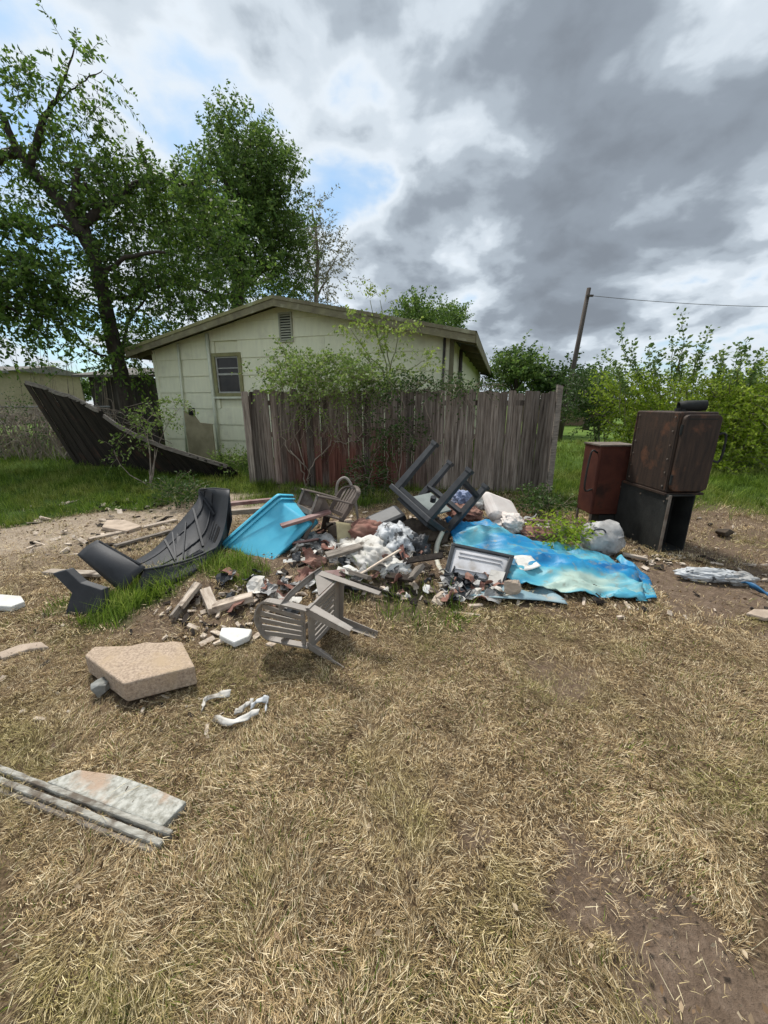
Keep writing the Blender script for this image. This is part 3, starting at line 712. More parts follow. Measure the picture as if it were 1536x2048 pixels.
clusters = [cl(30, 225, 11, 65, 50, 55), cl(90, 305, 11.2, 105, 55, 100), cl(0, 370, 11, 60, 60, 40), cl(190, 355, 11.6, 100, 48, 100), cl(270, 390, 12, 80, 42, 75), cl(350, 405, 12.3, 85, 42, 85), cl(400, 440, 12.6, 60, 45, 60),
            cl(270, 430, 11.6, 100, 70, 110), cl(340, 500, 11.9, 110, 80, 130), cl(250, 520, 11.2, 80, 60, 60), cl(340, 590, 12, 110, 60, 110), cl(430, 560, 12.4, 100, 70, 100), cl(240, 600, 11.2, 60, 70, 45), cl(210, 690, 10.8, 55, 50, 40), cl(270, 730, 11.6, 50, 60, 50),
            cl(155, 135, 11, 55, 50, 24), cl(120, 195, 11, 50, 36, 20), cl(60, 330, 11, 60, 60, 50), cl(300, 640, 12, 70, 50, 70), cl(160, 640, 10.9, 30, 40, 10), cl(120, 400, 11.3, 80, 50, 40)]
tree('elm_tree', 'big dark-trunked elm leaning left over the collapsed fence', trunk[0], trunk, .20, .07, limbs, [(c, r_, int(n_ * (1.25 if c[0] > -7.4 else .8))) for c, r_, n_ in clusters], 'leaf_elm', 11, per=16, tlen=.7, leaf=.14, aspect=.5, droop=.3, gap=.40, gscale=.9)
# tree beyond the frame whose boughs hang in at the left edge
t2 = [V((-12.2, 9.2, .15)), V((-12.0, 9.2, 2.4)), V((-11.7, 9.3, 4.2)), V((-11.2, 9.4, 5.6))]
clusters = [cl(-30, 470, 9.6, 60, 70, 60), cl(35, 500, 9.6, 60, 50, 50), cl(80, 545, 9.5, 35, 30, 20), cl(10, 580, 9.4, 70, 55, 80), cl(70, 620, 9.3, 60, 45, 55), cl(-10, 650, 9.2, 70, 45, 60), cl(-80, 560, 9.4, 80, 90, 80), cl(110, 590, 9.4, 30, 30, 12), cl(0, 430, 9.6, 40, 40, 20)]
tree('hackberry_tree', 'dark leafy tree whose boughs hang in at the left edge of the picture', t2[0], t2, .2, .09,
     [([t2[3], T(-60, 500, 9.5), T(20, 520, 9.5), T(90, 560, 9.4)], .08, .02), ([t2[2], T(-80, 600, 9.3), T(0, 610, 9.3), T(70, 640, 9.2)], .07, .02)], [(c, r_, int(n_ * 1.5)) for c, r_, n_ in clusters], 'leaf_elm', 12, per=15, tlen=.6, leaf=.14, droop=.45, gap=.40, gscale=.8)
# tall tree behind the house
Yb = 17.0
t3 = [at(470, 800, Yb), at(475, 600, Yb), at(480, 430, Yb), at(490, 340, Yb), at(500, 280, Yb)]; t3[0].z = .2
limbs = [([at(475, 560, Yb), at(430, 480, Yb), at(400, 400, Yb)], .16, .05), ([at(478, 470, Yb), at(530, 410, Yb), at(545, 350, Yb)], .14, .04), ([at(480, 420, Yb), at(450, 360, Yb), at(430, 300, Yb)], .1, .03), ([at(475, 590, Yb), at(540, 520, Yb), at(570, 450, Yb)], .12, .04), ([at(475, 600, Yb), at(400, 580, Yb), at(340, 530, Yb)], .1, .03)]
clusters = [cl(432, 300, Yb, 28, 45, 50), cl(490, 305, Yb, 38, 55, 80), cl(535, 330, Yb, 28, 40, 40), cl(450, 365, Yb, 60, 50, 100), cl(520, 375, Yb, 62, 50, 110), cl(470, 420, Yb, 85, 60, 160), cl(545, 430, Yb, 45, 70, 110), cl(430, 470, Yb, 100, 60, 150), cl(520, 490, Yb, 85, 70, 170), cl(460, 560, Yb, 130, 50, 190), cl(560, 540, Yb, 45, 60, 80), cl(380, 430, Yb, 50, 60, 60), cl(412, 262, Yb, 16, 14, 8), cl(470, 262, Yb, 25, 14, 12), cl(560, 370, Yb, 30, 40, 35)]
tree('tall_poplar', 'tall dense green tree rising behind the house roof', t3[0], t3, .3, .08, limbs, [(c, r_, int(n_ * 1.45)) for c, r_, n_ in clusters], 'leaf_back', 13, per=17, tlen=.8, leaf=.18, aspect=.45, droop=.1, up=.6, gap=.36, gscale=1.3)
t4 = [at(630, 800, 19), at(632, 620, 19), at(635, 500, 19), at(625, 420, 19)]; t4[0].z = .2
clusters = [cl(620, 440, 19, 35, 40, 22), cl(630, 500, 19, 50, 45, 45), cl(650, 550, 19, 50, 45, 45), cl(610, 560, 19, 45, 40, 40), cl(600, 480, 19, 30, 50, 25)]
tree('thin_tree', 'thin pale-leaved tree beside the tall one, sky showing through', t4[0], t4, .14, .03, [([at(632, 600, 19), at(660, 540, 19), at(675, 510, 19)], .05, .015), ([at(633, 560, 19), at(605, 490, 19), at(600, 440, 19)], .05, .015)], [(c, r_, int(n_ * 1.8)) for c, r_, n_ in clusters], 'leaf_pale', 14, bark='bark_light', per=12, tlen=.8, leaf=.14, droop=.2, gap=.38, gscale=1.0, twig_r=.009)
# trees seen over and beyond the house
def round_tree(label, px, top, bot, rx, Y, n, leaf, seed, name='background_tree', leafs=.2):
    b = at(px, 800, Y); b.z = .2; cy = (top + bot) / 2; ry = (bot - top) / 2
    cs = [cl(px + random.uniform(-.45, .45) * rx, cy + random.uniform(-.5, .5) * ry, Y + random.uniform(-1, 1), rx * .62, ry * .55, n // 4) for _ in range(7)]
    tree(name, label, b, [b, at(px, (bot + 800) / 2, Y), at(px + 3, cy, Y)], .16, .06, [([at(px, bot - 3, Y), at(px - rx * .5, cy, Y)], .07, .03), ([at(px, bot - 3, Y), at(px + rx * .5, cy, Y)], .07, .03)], cs, leaf, seed, per=13, tlen=.8, leaf=leafs, droop=.15, gap=.38, gscale=1.2, group='trees beyond the house')
random.seed(5)
round_tree('small round-topped tree showing over the roof slope by the sapling', 840, 600, 660, 45, 22, 170, 'leaf_back', 21)
round_tree('lighter tree just right of the one over the roof slope', 893, 612, 664, 32, 24, 100, 'leaf_back', 22)
round_tree('bushy green tree filling the gap right of the house eave', 1030, 702, 790, 44, 17, 200, 'leaf_back', 23)
round_tree('dark tree standing right against the foot of the utility pole', 1112, 728, 800, 42, 17, 150, 'leaf_dark', 24)
round_tree('small tree right of the utility pole above the brick house', 1180, 735, 800, 45, 20, 150, 'leaf_back', 25)
# far band of trees left and right
for lab, px, top, bot, rx, Y, n, lf, sd_ in (('low distant tree over the far tan house', 95, 735, 800, 55, 45, 150, 'leaf_back', 31), ('distant tree in line with the white car', 165, 750, 800, 45, 48, 120, 'leaf_back', 32), ('distant tree just left of the dark shed', 215, 760, 800, 30, 50, 80, 'leaf_dark', 33),
                                            ('distant dark tree at the right edge of the picture', 1500, 745, 830, 60, 40, 140, 'leaf_dark', 34)):
    round_tree(lab, px, top, bot, rx, Y, n, lf, sd_, leafs=.42)

def shrub(name, label, base, stems, clusters, lmat, seed, stem_mat='stem', cat='shrub', group=None, **kw):
    random.seed(seed); rng = np.random.default_rng(seed)
    t = thing(name, label, cat, base, group=group)
    m = MB()
    for pts, a, b in stems: limb(m, pts, a, b, 5, 4, .015)
    if stems: tag(m.build('stems', M_[stem_mat], t, world=True, smooth=True), kind='stuff')
    (v, tr), tw = sprays(clusters, rng, seed=seed, **kw)
    link_mesh('foliage', np_mesh('foliage', local(v, t), tr), M_[lmat], t)
    if tw.f: tag(tw.build('twigs', M_[stem_mat], t, world=True), kind='stuff')
    return t
def fan(base, tips, r0=.025, r1=.008):
    return [([base + V((random.uniform(-.2, .2), random.uniform(-.1, .1), 0)), base.lerp(t, .5) + V((random.uniform(-.15, .15), 0, .1)), t], r0, r1) for t in tips]
# privet thicket on the right: several bushes
def privet(label, px, by, Y, cs, lmat, seed, **kw):
    b = at(px, by, Y); b.z = hz(b.x, b.y)
    shrub('privet_bush', label, b, fan(b, [V(c[0]) for c in cs]), [(c, r_, int(n_ * 1.5)) for c, r_, n_ in cs], lmat, seed, 'bark_light', 'bush', 'privet thicket on the right', **kw)
kw = dict(per=16, tlen=.42, leaf=.085, aspect=.55, droop=.15, up=.5, gap=.47, gscale=.5, twig_r=.004)
privet('bright yellow-green bush behind the upright smoker chamber', 1340, 900, 9.6, [cl(1300, 815, 9.6, 80, 55, 170), cl(1370, 810, 9.6, 80, 58, 190), cl(1330, 860, 9.4, 100, 40, 150), cl(1250, 800, 9.8, 60, 50, 110), cl(1340, 890, 9.2, 110, 28, 110)], 'leaf_privet', 41, **kw)
privet('bright bush at the right edge behind the smoker handle', 1480, 910, 8.8, [cl(1450, 815, 8.8, 80, 55, 190), cl(1520, 800, 8.8, 70, 62, 150), cl(1500, 850, 8.6, 90, 45, 170), cl(1590, 815, 8.8, 80, 75, 170), cl(1420, 870, 8.8, 50, 45, 90), cl(1470, 895, 8.5, 90, 28, 110), cl(1430, 930, 8.3, 45, 30, 60)], 'leaf_privet', 42, **kw)
privet('darker bush between the brick house and the smoker', 1205, 880, 11.0, [cl(1200, 810, 11, 55, 50, 120), cl(1170, 780, 11.2, 45, 35, 70), cl(1235, 840, 10.8, 50, 35, 90)], 'leaf_dark', 43, **kw)
# tall leggy shoots above the thicket
def shoots(label, tips, Y, seed):
    b = at(sum(t[0] for t in tips) / len(tips), 860, Y); b.z = hz(b.x, b.y)
    rng = np.random.default_rng(seed); random.seed(seed); t = thing('leggy_sapling', label, 'sapling', b, group='shoots above the thicket')
    m = MB(); LP, LD, LS = [], [], []
    for px, py, bx, by in tips:
        q = limb(m, [at(bx, by + 60, Y), at(bx, by, Y), at((px + bx) / 2 + random.uniform(-12, 12), (py + by) / 2, Y + random.uniform(-.3, .3)), at(px, py, Y)], .014, .004, 4, 7, .02)
        k0 = len(q) // 3
        for i in range(k0, len(q)):
            for _ in range(7):
                d = rng.normal(size=3); d[2] = abs(d[2]) * .6 + .1; LP.append(np.array(q[i]) + rng.normal(size=3) * .05); LD.append(d); LS.append(rng.uniform(.05, .115))
    tag(m.build('stems', M_['green_stem'], t, world=True), kind='stuff')
    v, tr = leaf_geo(np.array(LP), np.array(LD), np.array(LS), .62, rng); link_mesh('leaves', np_mesh('leaves', local(v, t), tr), M_['leaf_shoot'], t)
shoots('leggy sapling with a tall shoot left of the smoker chimney', [(1240, 660, 1275, 760), (1265, 685, 1290, 770), (1205, 705, 1240, 770), (1300, 690, 1310, 770), (1222, 740, 1250, 790)], 9.4, 51)
shoots('tallest leggy sapling directly above the smoker chimney', [(1362, 625, 1350, 760), (1345, 680, 1340, 770), (1420, 660, 1385, 760), (1400, 700, 1375, 770), (1320, 705, 1320, 770), (1375, 690, 1360, 760)], 9.2, 52)
shoots('leggy sapling with drooping shoot at the right edge', [(1480, 690, 1460, 770), (1495, 680, 1475, 770), (1450, 700, 1440, 770), (1530, 700, 1510, 770), (1435, 720, 1430, 780), (1515, 735, 1500, 780)], 8.9, 53)

# ------------------------------------------------------------------ creepers on the fence
def creeper(name, label, runs, clusters, lmat, seed, cat='vine', r=.012, stem='stem', **kw):
    random.seed(seed); rng = np.random.default_rng(seed); b = V(runs[0][0]); t = thing(name, label, cat, b)
    m = MB()
    for pts in runs: limb(m, pts, r, r * .5, 5, 6, .03)
    tag(m.build('stems', M_[stem], t, world=True, smooth=True), kind='stuff')
    (v, tr), tw = sprays([(c, r_, int(n_ * 1.8)) for c, r_, n_ in clusters], rng, seed=seed, **kw)
    link_mesh('leaves', np_mesh('leaves', local(v, t), tr), M_[lmat], t); tag(tw.build('twigs', M_[stem], t, world=True), kind='stuff')
YF = 6.72
def fy(px): return 7.1 + (6.5 - 7.1) * (px - 497) / 603 - .07
def F_(px, py, d=0): return at(px, py, fy(px) + d)
vk = dict(per=8, tlen=.3, leaf=.068, aspect=.6, droop=.35, gap=.36, gscale=.5, twig_r=.0035)
creeper('trumpet_vine', 'leafy vine with bare looping stems over the fence top left of centre',
        [[F_(615, 985), F_(600, 930), F_(568, 880), F_(562, 820), F_(555, 785), F_(600, 745, .1)], [F_(612, 985), F_(625, 930), F_(660, 880), F_(640, 810), F_(660, 770)], [F_(668, 880), F_(700, 885), F_(722, 870), F_(715, 840), F_(690, 800)],
         [F_(610, 940), F_(590, 860), F_(600, 800), F_(620, 765, .1)], [F_(680, 880), F_(662, 850), F_(640, 800), F_(650, 770)], [F_(580, 900), F_(620, 950), F_(600, 985)]],
        [cl(600, 760, fy(600), 70, 22, 75), cl(680, 765, fy(680), 75, 28, 110), cl(630, 735, fy(620) + .2, 60, 22, 50), cl(570, 720, 7.4, 22, 30, 14), cl(700, 735, fy(700) + .2, 55, 20, 50), cl(650, 800, fy(650), 60, 30, 40), cl(760, 765, fy(760), 40, 22, 40)], 'leaf_vine', 61, **vk)
creeper('green_creeper', 'dense green creeper climbing the middle of the fence to its top',
        [[F_(770, 985), F_(775, 900), F_(765, 840), F_(780, 790)], [F_(800, 985), F_(800, 900), F_(810, 830), F_(800, 780)], [F_(740, 985), F_(745, 920), F_(770, 880)], [F_(895, 800), F_(890, 860), F_(892, 910)], [F_(945, 905), F_(950, 840), F_(935, 790)]],
        [cl(770, 850, fy(770), 40, 55, 60), cl(800, 790, fy(800), 55, 28, 70), cl(820, 870, fy(820), 25, 40, 30), cl(740, 960, fy(740) - .1, 45, 45, 85), cl(750, 1000, fy(750) - .2, 45, 28, 60), cl(870, 775, fy(870), 60, 14, 40), cl(930, 772, fy(930), 60, 12, 34), cl(780, 905, fy(780), 30, 30, 20)], 'leaf_dark', 62, **dict(vk, leaf=.06))
creeper('vine_brush', 'brown tangle of dead vine hanging over the fence centre', [[F_(640, 770, -.05), F_(660, 820, -.08), F_(650, 880, -.06)], [F_(700, 770, -.05), F_(690, 830, -.08), F_(705, 870, -.06)], [F_(740, 775, -.05), F_(730, 830, -.09), F_(745, 880, -.05)], [F_(620, 775, -.05), F_(625, 830, -.08), F_(600, 880, -.06)], [F_(680, 775, -.05), F_(672, 830, -.1), F_(690, 900, -.05)], [F_(580, 785, -.04), F_(600, 840, -.06), F_(580, 900, -.04)], [F_(850, 800, -.04), F_(860, 860, -.06), F_(850, 930, -.04)]],
        [cl(680, 800, fy(680) - .06, 75, 35, 60, .1), cl(690, 850, fy(690) - .05, 60, 30, 30, .08), cl(600, 830, fy(600) - .05, 40, 50, 18, .06)], 'leaf_vine', 63, r=.008, **dict(vk, per=5, leaf=.04, droop=.9))
# sapling standing behind the fence in front of the wall
def sapling(name, label, bx, Y, tops, cs, lmat, seed, **kw):
    b = at(bx, 900, Y); b.z = hz(b.x, b.y)
    shrub(name, label, b, [([b, at(x0, 760, Y), at((x0 + x) / 2, (760 + y) / 2, Y), at(x, y, Y)], .016, .005) for x0, x, y in tops], cs, lmat, seed, 'green_stem', 'sapling', **kw)
sapling('mulberry_sapling', 'light green sapling reaching up to the eave behind the fence', 775, 7.5, [(770, 700, 655), (775, 740, 600), (780, 760, 600), (778, 800, 650), (782, 850, 720), (770, 720, 700)],
        [cl(715, 665, 7.5, 30, 20, 20), cl(690, 645, 7.5, 12, 12, 5), cl(745, 690, 7.5, 25, 20, 14), cl(790, 655, 7.5, 35, 20, 26), cl(770, 680, 7.5, 30, 20, 16), cl(730, 600, 7.5, 22, 14, 7), cl(765, 598, 7.5, 14, 12, 5), cl(840, 715, 7.5, 30, 14, 9), cl(765, 730, 7.5, 60, 25, 24), cl(820, 745, 7.5, 50, 20, 20)], 'leaf_sapling', 64, per=7, tlen=.3, leaf=.085, aspect=.55, droop=.2, up=.5, gap=.2, twig_r=.003)
sapling('wall_creeper', 'thin bush between the window and the gable vent against the wall', 600, 8.6, [(580, 565, 690), (600, 600, 700), (640, 660, 715), (560, 510, 740)],
        [cl(570, 715, 8.6, 20, 25, 14), cl(600, 745, 8.5, 55, 20, 30), cl(660, 735, 8.4, 45, 18, 24), cl(515, 745, 8.7, 30, 10, 7), cl(545, 765, 8.5, 35, 14, 12)], 'leaf_vine', 65, per=8, tlen=.3, leaf=.075, aspect=.55, droop=.25, gap=.2, twig_r=.003)
# small shrubs by the collapsed fence
b0 = G(300, 975); 
shrub('bramble', 'yellow-green bramble growing through the collapsed fence', b0, [([b0, at(300, 910, 7.3), at(280, 850, 7.3), at(240, 880, 7.2)], .012, .004), ([b0, at(310, 900, 7.3), at(295, 840, 7.4), at(340, 820, 7.4)], .012, .004), ([b0, at(250, 940, 7.2), at(228, 900, 7.2)], .01, .004), ([b0, at(320, 880, 7.4), at(360, 815, 7.6)], .01, .004), ([b0, at(300, 930, 7.0), at(295, 860, 7.0)], .013, .006)],
      [cl(295, 830, 7.4, 45, 14, 26), cl(350, 812, 7.5, 30, 12, 16), cl(285, 860, 7.3, 40, 14, 14), cl(232, 905, 7.2, 14, 28, 10), cl(270, 880, 7.2, 25, 15, 8), cl(320, 845, 7.4, 30, 10, 12)], 'leaf_vine', 66, stem_mat='stem', cat='bush', per=9, tlen=.28, leaf=.075, aspect=.5, droop=.35, gap=.2, twig_r=.003)
for px, py, lab, lf, n_, sd_ in ((465, 905, 'weedy shrub at the left end of the picket fence', 'leaf_vine', 40, 71), (1085, 985, 'low green bush at the right end post of the fence', 'leaf_dark', 46, 72), (360, 965, 'low weeds under the fallen shade-darkened fence panel', 'leaf_dark', 60, 73), (1120, 1050, 'green weed clump between the pool and the red firebox', 'leaf_privet', 26, 74)):
    b = G(px, min(py + 45, 1100)); Y = b.y
    shrub('weed_clump', lab, b, [], [cl(px - 15, py + 20, Y, 28, 25, n_), cl(px + 20, py + 25, Y - .1, 28, 22, n_)], lf, sd_, cat='weeds', group='weed clumps', per=10, tlen=.28, leaf=.07, aspect=.4, up=.7, droop=.3, gap=.2, twig_r=.003)

# ------------------------------------------------------------------ background things
def utility_pole():
    b = at(1120, 862, 14); b.z = .2; t = at(1178, 576, 14)
    p = thing('utility_pole', 'leaning wooden utility pole behind the yard, wire running to the right', 'pole', b)
    MB().tube([b, b.lerp(t, .5), t], [.095, .08, .065], 10).build('shaft', M_['pole'], p, world=True, smooth=True)
    MB().bar(t + V((-.1, -.1, -.25)), t + V((.12, -.1, -.25)), .05, .06).build('bracket', M_['pole'], p, world=True)
    e = V((24, 15, 5.6)); pts = [t + V((.08, -.1, -.25)) + (e - t) * k / 20 + V((0, 0, -.9 * 4 * (k / 20) * (1 - k / 20) * .5)) for k in range(21)]
    w = MB().tube(pts, .009, 4).build('power_line', M_['pipe_dark'], None, loc=tuple(pts[0])); tag(w, 'thin wire strung from the pole top towards the right', 'wire')
utility_pole()
def far_house(name, label, x0, x1, Y, top, eave, wallm, win, roofm='shingle'):
    a, b = at(x0, 840, Y), at(x1, 840, Y); z0 = .2; ze = at(x0, eave, Y).z; zt = at(x0, top, Y).z
    t = thing(name, label, 'house', (a.x, Y, z0)); W = b.x - a.x
    MB().cbox((a.x, Y, z0), (b.x, Y + 6, ze)).build('wall', M_[wallm], t, world=True)
    MB().add([(a.x - .5, Y - .5, ze), (b.x + .5, Y - .5, ze), (b.x + .5, Y + 6.5, ze), (a.x - .5, Y + 6.5, ze), (a.x - .5, Y + 3, zt), (b.x + .5, Y + 3, zt), (a.x - .5, Y - .5, ze - .16), (b.x + .5, Y - .5, ze - .16)], [(0, 1, 5, 4), (3, 4, 5, 2), (0, 4, 3), (1, 2, 5), (0, 3, 2, 1), (0, 6, 7, 1)]).build('roof', M_[roofm], t, world=True)
    for f0, f1 in win:
        MB().cbox((a.x + W * f0, Y - .03, z0 + .9), (a.x + W * f1, Y + .05, z0 + 2.0)).build('window', M_['glass'], t, world=True)
far_house('brick_house', 'low brown brick house glimpsed beyond the fence end post', 1105, 1225, 24, 786, 806, 'brick_far', [(.15, .35), (.6, .8)])
far_house('tan_house', 'tan house corner with grey roof at the far left edge', -160, 40, 26, 724, 742, 'far_tan', [(.3, .42), (.6, .72)])
def far_car():
    p = at(150, 790, 30); p.z = .2; c = thing('parked_car', 'white parked car far off beyond the collapsed fence', 'car', p)
    prof = [(-2.2, .35), (2.2, .35), (2.25, .75), (1.5, .9), (.9, 1.4), (-.9, 1.45), (-1.7, .95), (-2.25, .85)]
    MB().prism(prof, Matrix.Translation((0, .85, 0)) @ Matrix.Rotation(R(90), 4, 'X'), 1.7).build('body', M_['car_white'], c, bevel=.08)
    MB().prism([(-1.45, .95), (1.2, .95), (.8, 1.34), (-.82, 1.38)], Matrix.Translation((0, -.84, 0)) @ Matrix.Rotation(R(90), 4, 'X'), .03).build('side_window', M_['glass'], c)
    for x in (-1.4, 1.4):
        MB().tube([(x, -.9, .33), (x, -.68, .33)], .33, 16).build('wheel', M_['black_plastic'], c)
far_car()
def shed():
    a, b = at(192, 830, 12.6), at(312, 830, 12.6); z0 = .18; zt = at(192, 752, 12.6).z; t = thing('shed', 'dark board shed behind the elm trunk', 'shed', (a.x, 12.6, z0)); W = b.x - a.x; n = 11
    MB().cbox((a.x, 12.63, z0), (b.x, 14.4, zt - .05)).build('frame', M_['shed'], t, world=True)
    me = MB().cbox((0, -.02, 0), (W / n - .012, 0, zt - z0)).mesh('board'); me.materials.append(M_['shed'])
    for i in range(n):
        o = link_mesh('board', me, None, t); o.location = (i * W / n, random.uniform(0, .02), random.uniform(-.04, .02))
    MB().add([(a.x - .3, 12.3, zt + .02), (b.x + .3, 12.3, zt + .02), (b.x + .3, 14.6, zt + .4), (a.x - .3, 14.6, zt + .4), (a.x - .3, 12.3, zt - .05), (b.x + .3, 12.3, zt - .05), (b.x + .3, 14.6, zt + .33), (a.x - .3, 14.6, zt + .33)], [(0, 1, 2, 3), (7, 6, 5, 4), (0, 4, 5, 1), (1, 5, 6, 2), (2, 6, 7, 3), (3, 7, 4, 0)]).build('roof', M_['shingle'], t, world=True)
shed()
def chainlink():
    a, b = V((-14.5, 9.9, 0)), V((-6.6, 9.6, 0)); h = 1.25
    for p in (a, b): p.z = hz(p.x, p.y)
    t = thing('chain_link_fence', 'chain-link fence smothered in dry brush at the left edge', 'fence', a); L = (b - a).length; u = (b - a) / L; up = V((0, 0, 1))
    for s in np.arange(0, L + .1, 2.2):
        p = a + u * s; MB().tube([p, p + up * (h + .06)], .03, 8).build('post', M_['wire'], t, world=True)
    MB().tube([a + up * h, b + up * h], .02, 6).build('top_rail', M_['wire'], t, world=True)
    m = MB(); st = .085; n = int(L / st)
    for i in range(-int(h / st), n):
        for sg in (1, -1):
            s0 = i * st; p0, p1 = (s0, 0), (s0 + h, h)
            if sg < 0: p0, p1 = (s0, h), (s0 + h, 0)
            lo = max(0, -p0[0]); hi = min(h, L - p0[0])
            if hi - lo < .05: continue
            f = lambda k: a + u * (p0[0] + k) + up * (p0[1] + sg * k)
            m.tube([f(lo), f(hi)], .0035, 3, False)
    m.build('wire_mesh', M_['wire'], t, world=True)
    # dry brush over it
    rng = np.random.default_rng(77); random.seed(77); br = MB()
    for _ in range(360):
        s = random.uniform(3.0, L); p = a + u * s + V((0, random.uniform(-.5, .5), 0)); p.z = hz(p.x, p.y); hh = random.uniform(.4, 1.35); q = p + V((random.gauss(0, .35), random.gauss(0, .2), hh)); r = q + V((random.gauss(0, .5), random.gauss(0, .2), random.uniform(-.5, .2)))
        br.tube(spline([p, (p + q) / 2 + V((random.gauss(0, .12), 0, 0)), q, r], 3), .009, 3, False)
    o = br.build('dry_brush', M_['stem'], None, loc=tuple(a)); tag(o, 'tangle of leafless brush on the chain-link fence', 'brush', kind='stuff')
    m = MB()
    for _ in range(26):
        px = random.uniform(20, 250); Y = random.uniform(10.5, 13); p = at(px, 800, Y); p.z = .2; q = at(px + random.uniform(-8, 8), random.uniform(690, 770), Y); m.tube([p, (p + q) / 2 + V((random.gauss(0, .06), 0, 0)), q], [.012, .009, .004], 3, False)
    o = m.build('dry_stalks', M_['stem'], None, loc=tuple(at(130, 800, 11.5))); tag(o, 'thin bare stalks standing behind the collapsed fence', 'stalks', kind='stuff')
    (v, tr), tw = sprays([cl(30, 850, 9.3, 60, 40, 40), cl(90, 870, 9.0, 30, 30, 16), cl(10, 800, 9.6, 50, 25, 20), cl(60, 820, 9.4, 40, 30, 14)], rng, per=9, tlen=.4, leaf=.06, gap=.3, gscale=.5, droop=.4)
    o = link_mesh('brush_leaves', np_mesh('brush_leaves', v - np.array(a), tr), M_['leaf_dark'], None, tuple(a)); tag(o, 'sparse dark leaves among the brush at the left edge', 'brush', kind='stuff')
chainlink()

# ------------------------------------------------------------------ the smoker
def rounded(w, h, r, n=5):
    out = []
    for cx_, cy_, a0 in ((w - r, r, -90), (w - r, h - r, 0), (r, h - r, 90), (r, r, 180)):
        for k in range(n + 1):
            a = R(a0 + 90 * k / n); out.append((cx_ + r * math.cos(a), cy_ + r * math.sin(a)))
    return out
def build_smoker():
    g = hz(3.0, 4.1)
    s = thing('barbecue_smoker', 'rusty upright steel smoker with red firebox standing on bare dirt', 'smoker', (2.92, 3.82, g - .02), (0, 0, R(2)))
    X90 = Matrix.Rotation(R(90), 4, 'X')
    t = .008
    # base cabinet, open at the front
    c = MB(); W, D, H = .27, .86, .645
    c.cbox((0, 0, 0), (t, D, H)).cbox((W - t, 0, 0), (W, D, H)).cbox((t, D - t, 0), (W - t, D, H)).cbox((t, 0.004, .04), (W - t, D - t, .05)).cbox((t, 0.004, H - .01), (W - t, D - t, H))
    cab = c.build('base_cabinet', M_['soot'], s)
    MB().cbox((-.012, -.012, 0), (.014, .0, H)).build('edge_angle', M_['steel_edge'], cab)
    MB().cbox((t, .25, .05), (W - t, .26, H - .01)).build('inner_baffle', M_['soot'], cab)
    MB().tube([(.0, .01, H - .035), (-.02, .01, H - .035)], .011, 8).build('bolt', M_['steel_edge'], cab)
    # upright chamber
    u = MB().cbox((.0, .07, .66), (.385, .72, 1.47)).build('upright_chamber', M_['rust'], s, bevel=.012)
    MB().cbox((-.02, .05, .635), (.395, .74, .658)).build('shelf_plate', M_['rust'], s)
    door = MB().prism(rounded(.375, .76, .05), Matrix.Translation((.008, .058, .685)) @ X90, .045).build('door', M_['rust'], s, bevel=.008)
    MB().cbox((.05, .008, 1.40), (.33, .0125, 1.408)).build('door_seam', M_['soot'], door)
    MB().tube(spline([(.375, .04, 1.25), (.455, .02, 1.25), (.455, .02, 1.0), (.375, .04, 1.0)], 4), .011, 8).build('door_handle', M_['soot'], door, smooth=True)
    for z in (.80, 1.30): MB().tube([(.005, .035, z - .05), (.005, .035, z + .05)], .012, 8).build('hinge', M_['soot'], door)
    ch = MB().tube([(.14, .30, 1.515), (.20, .28, 1.525), (.36, .22, 1.53)], [.05, .05, .05], 14, False).build('chimney', M_['soot'], s, smooth=True, solid=.006)
    MB().tube([(.17, .3, 1.46), (.17, .3, 1.5)], .055, 12).build('collar', M_['soot'], ch)
    for y in (.09, .70):
        MB().cbox((-.006, y - .008, .68), (-.001, y + .008, 1.45)).build('seam', M_['rust'], u)
    rv = MB().tube([(0, 0, 0), (-.007, 0, 0)], .009, 8).mesh('rivet'); rv.materials.append(M_['steel_edge'])
    for y in (.13, .66):
        for k in range(6):
            o = link_mesh('rivet', rv, None, u); o.location = (-.001, y, .72 + k * .14)
    for z in (.08, .57):
        for y in (.06, .42, .78):
            o = link_mesh('rivet', rv, None, cab); o.location = (-.001, y, z)
    # firebox on the left
    f = MB().cbox((-.33, .78, .22), (.10, 1.12, 1.06)).build('firebox', M_['rust_red'], s, bevel=.012)
    MB().cbox((-.34, .765, 1.062), (.11, 1.13, 1.078)).build('lid', M_['steel_edge'], f)
    MB().cbox((-.30, .772, .28), (-.02, .779, 1.02)).build('firebox_door', M_['rust_red'], f)
    MB().tube(spline([(-.33, .82, .98), (-.42, .80, .98), (-.44, .80, .55), (-.33, .82, .53)], 4), .011, 8).build('handle', M_['soot'], f, smooth=True)
    for x, y in ((-.315, .80), (-.315, 1.10), (.08, 1.10)):
        MB().cbox((x - .012, y - .012, 0), (x + .012, y + .012, .22)).build('leg', M_['steel_edge'], s)
    MB().cbox((-.20, .80, .02), (-.01, 1.0, .21)).build('ash_box', M_['soot'], s)
build_smoker()

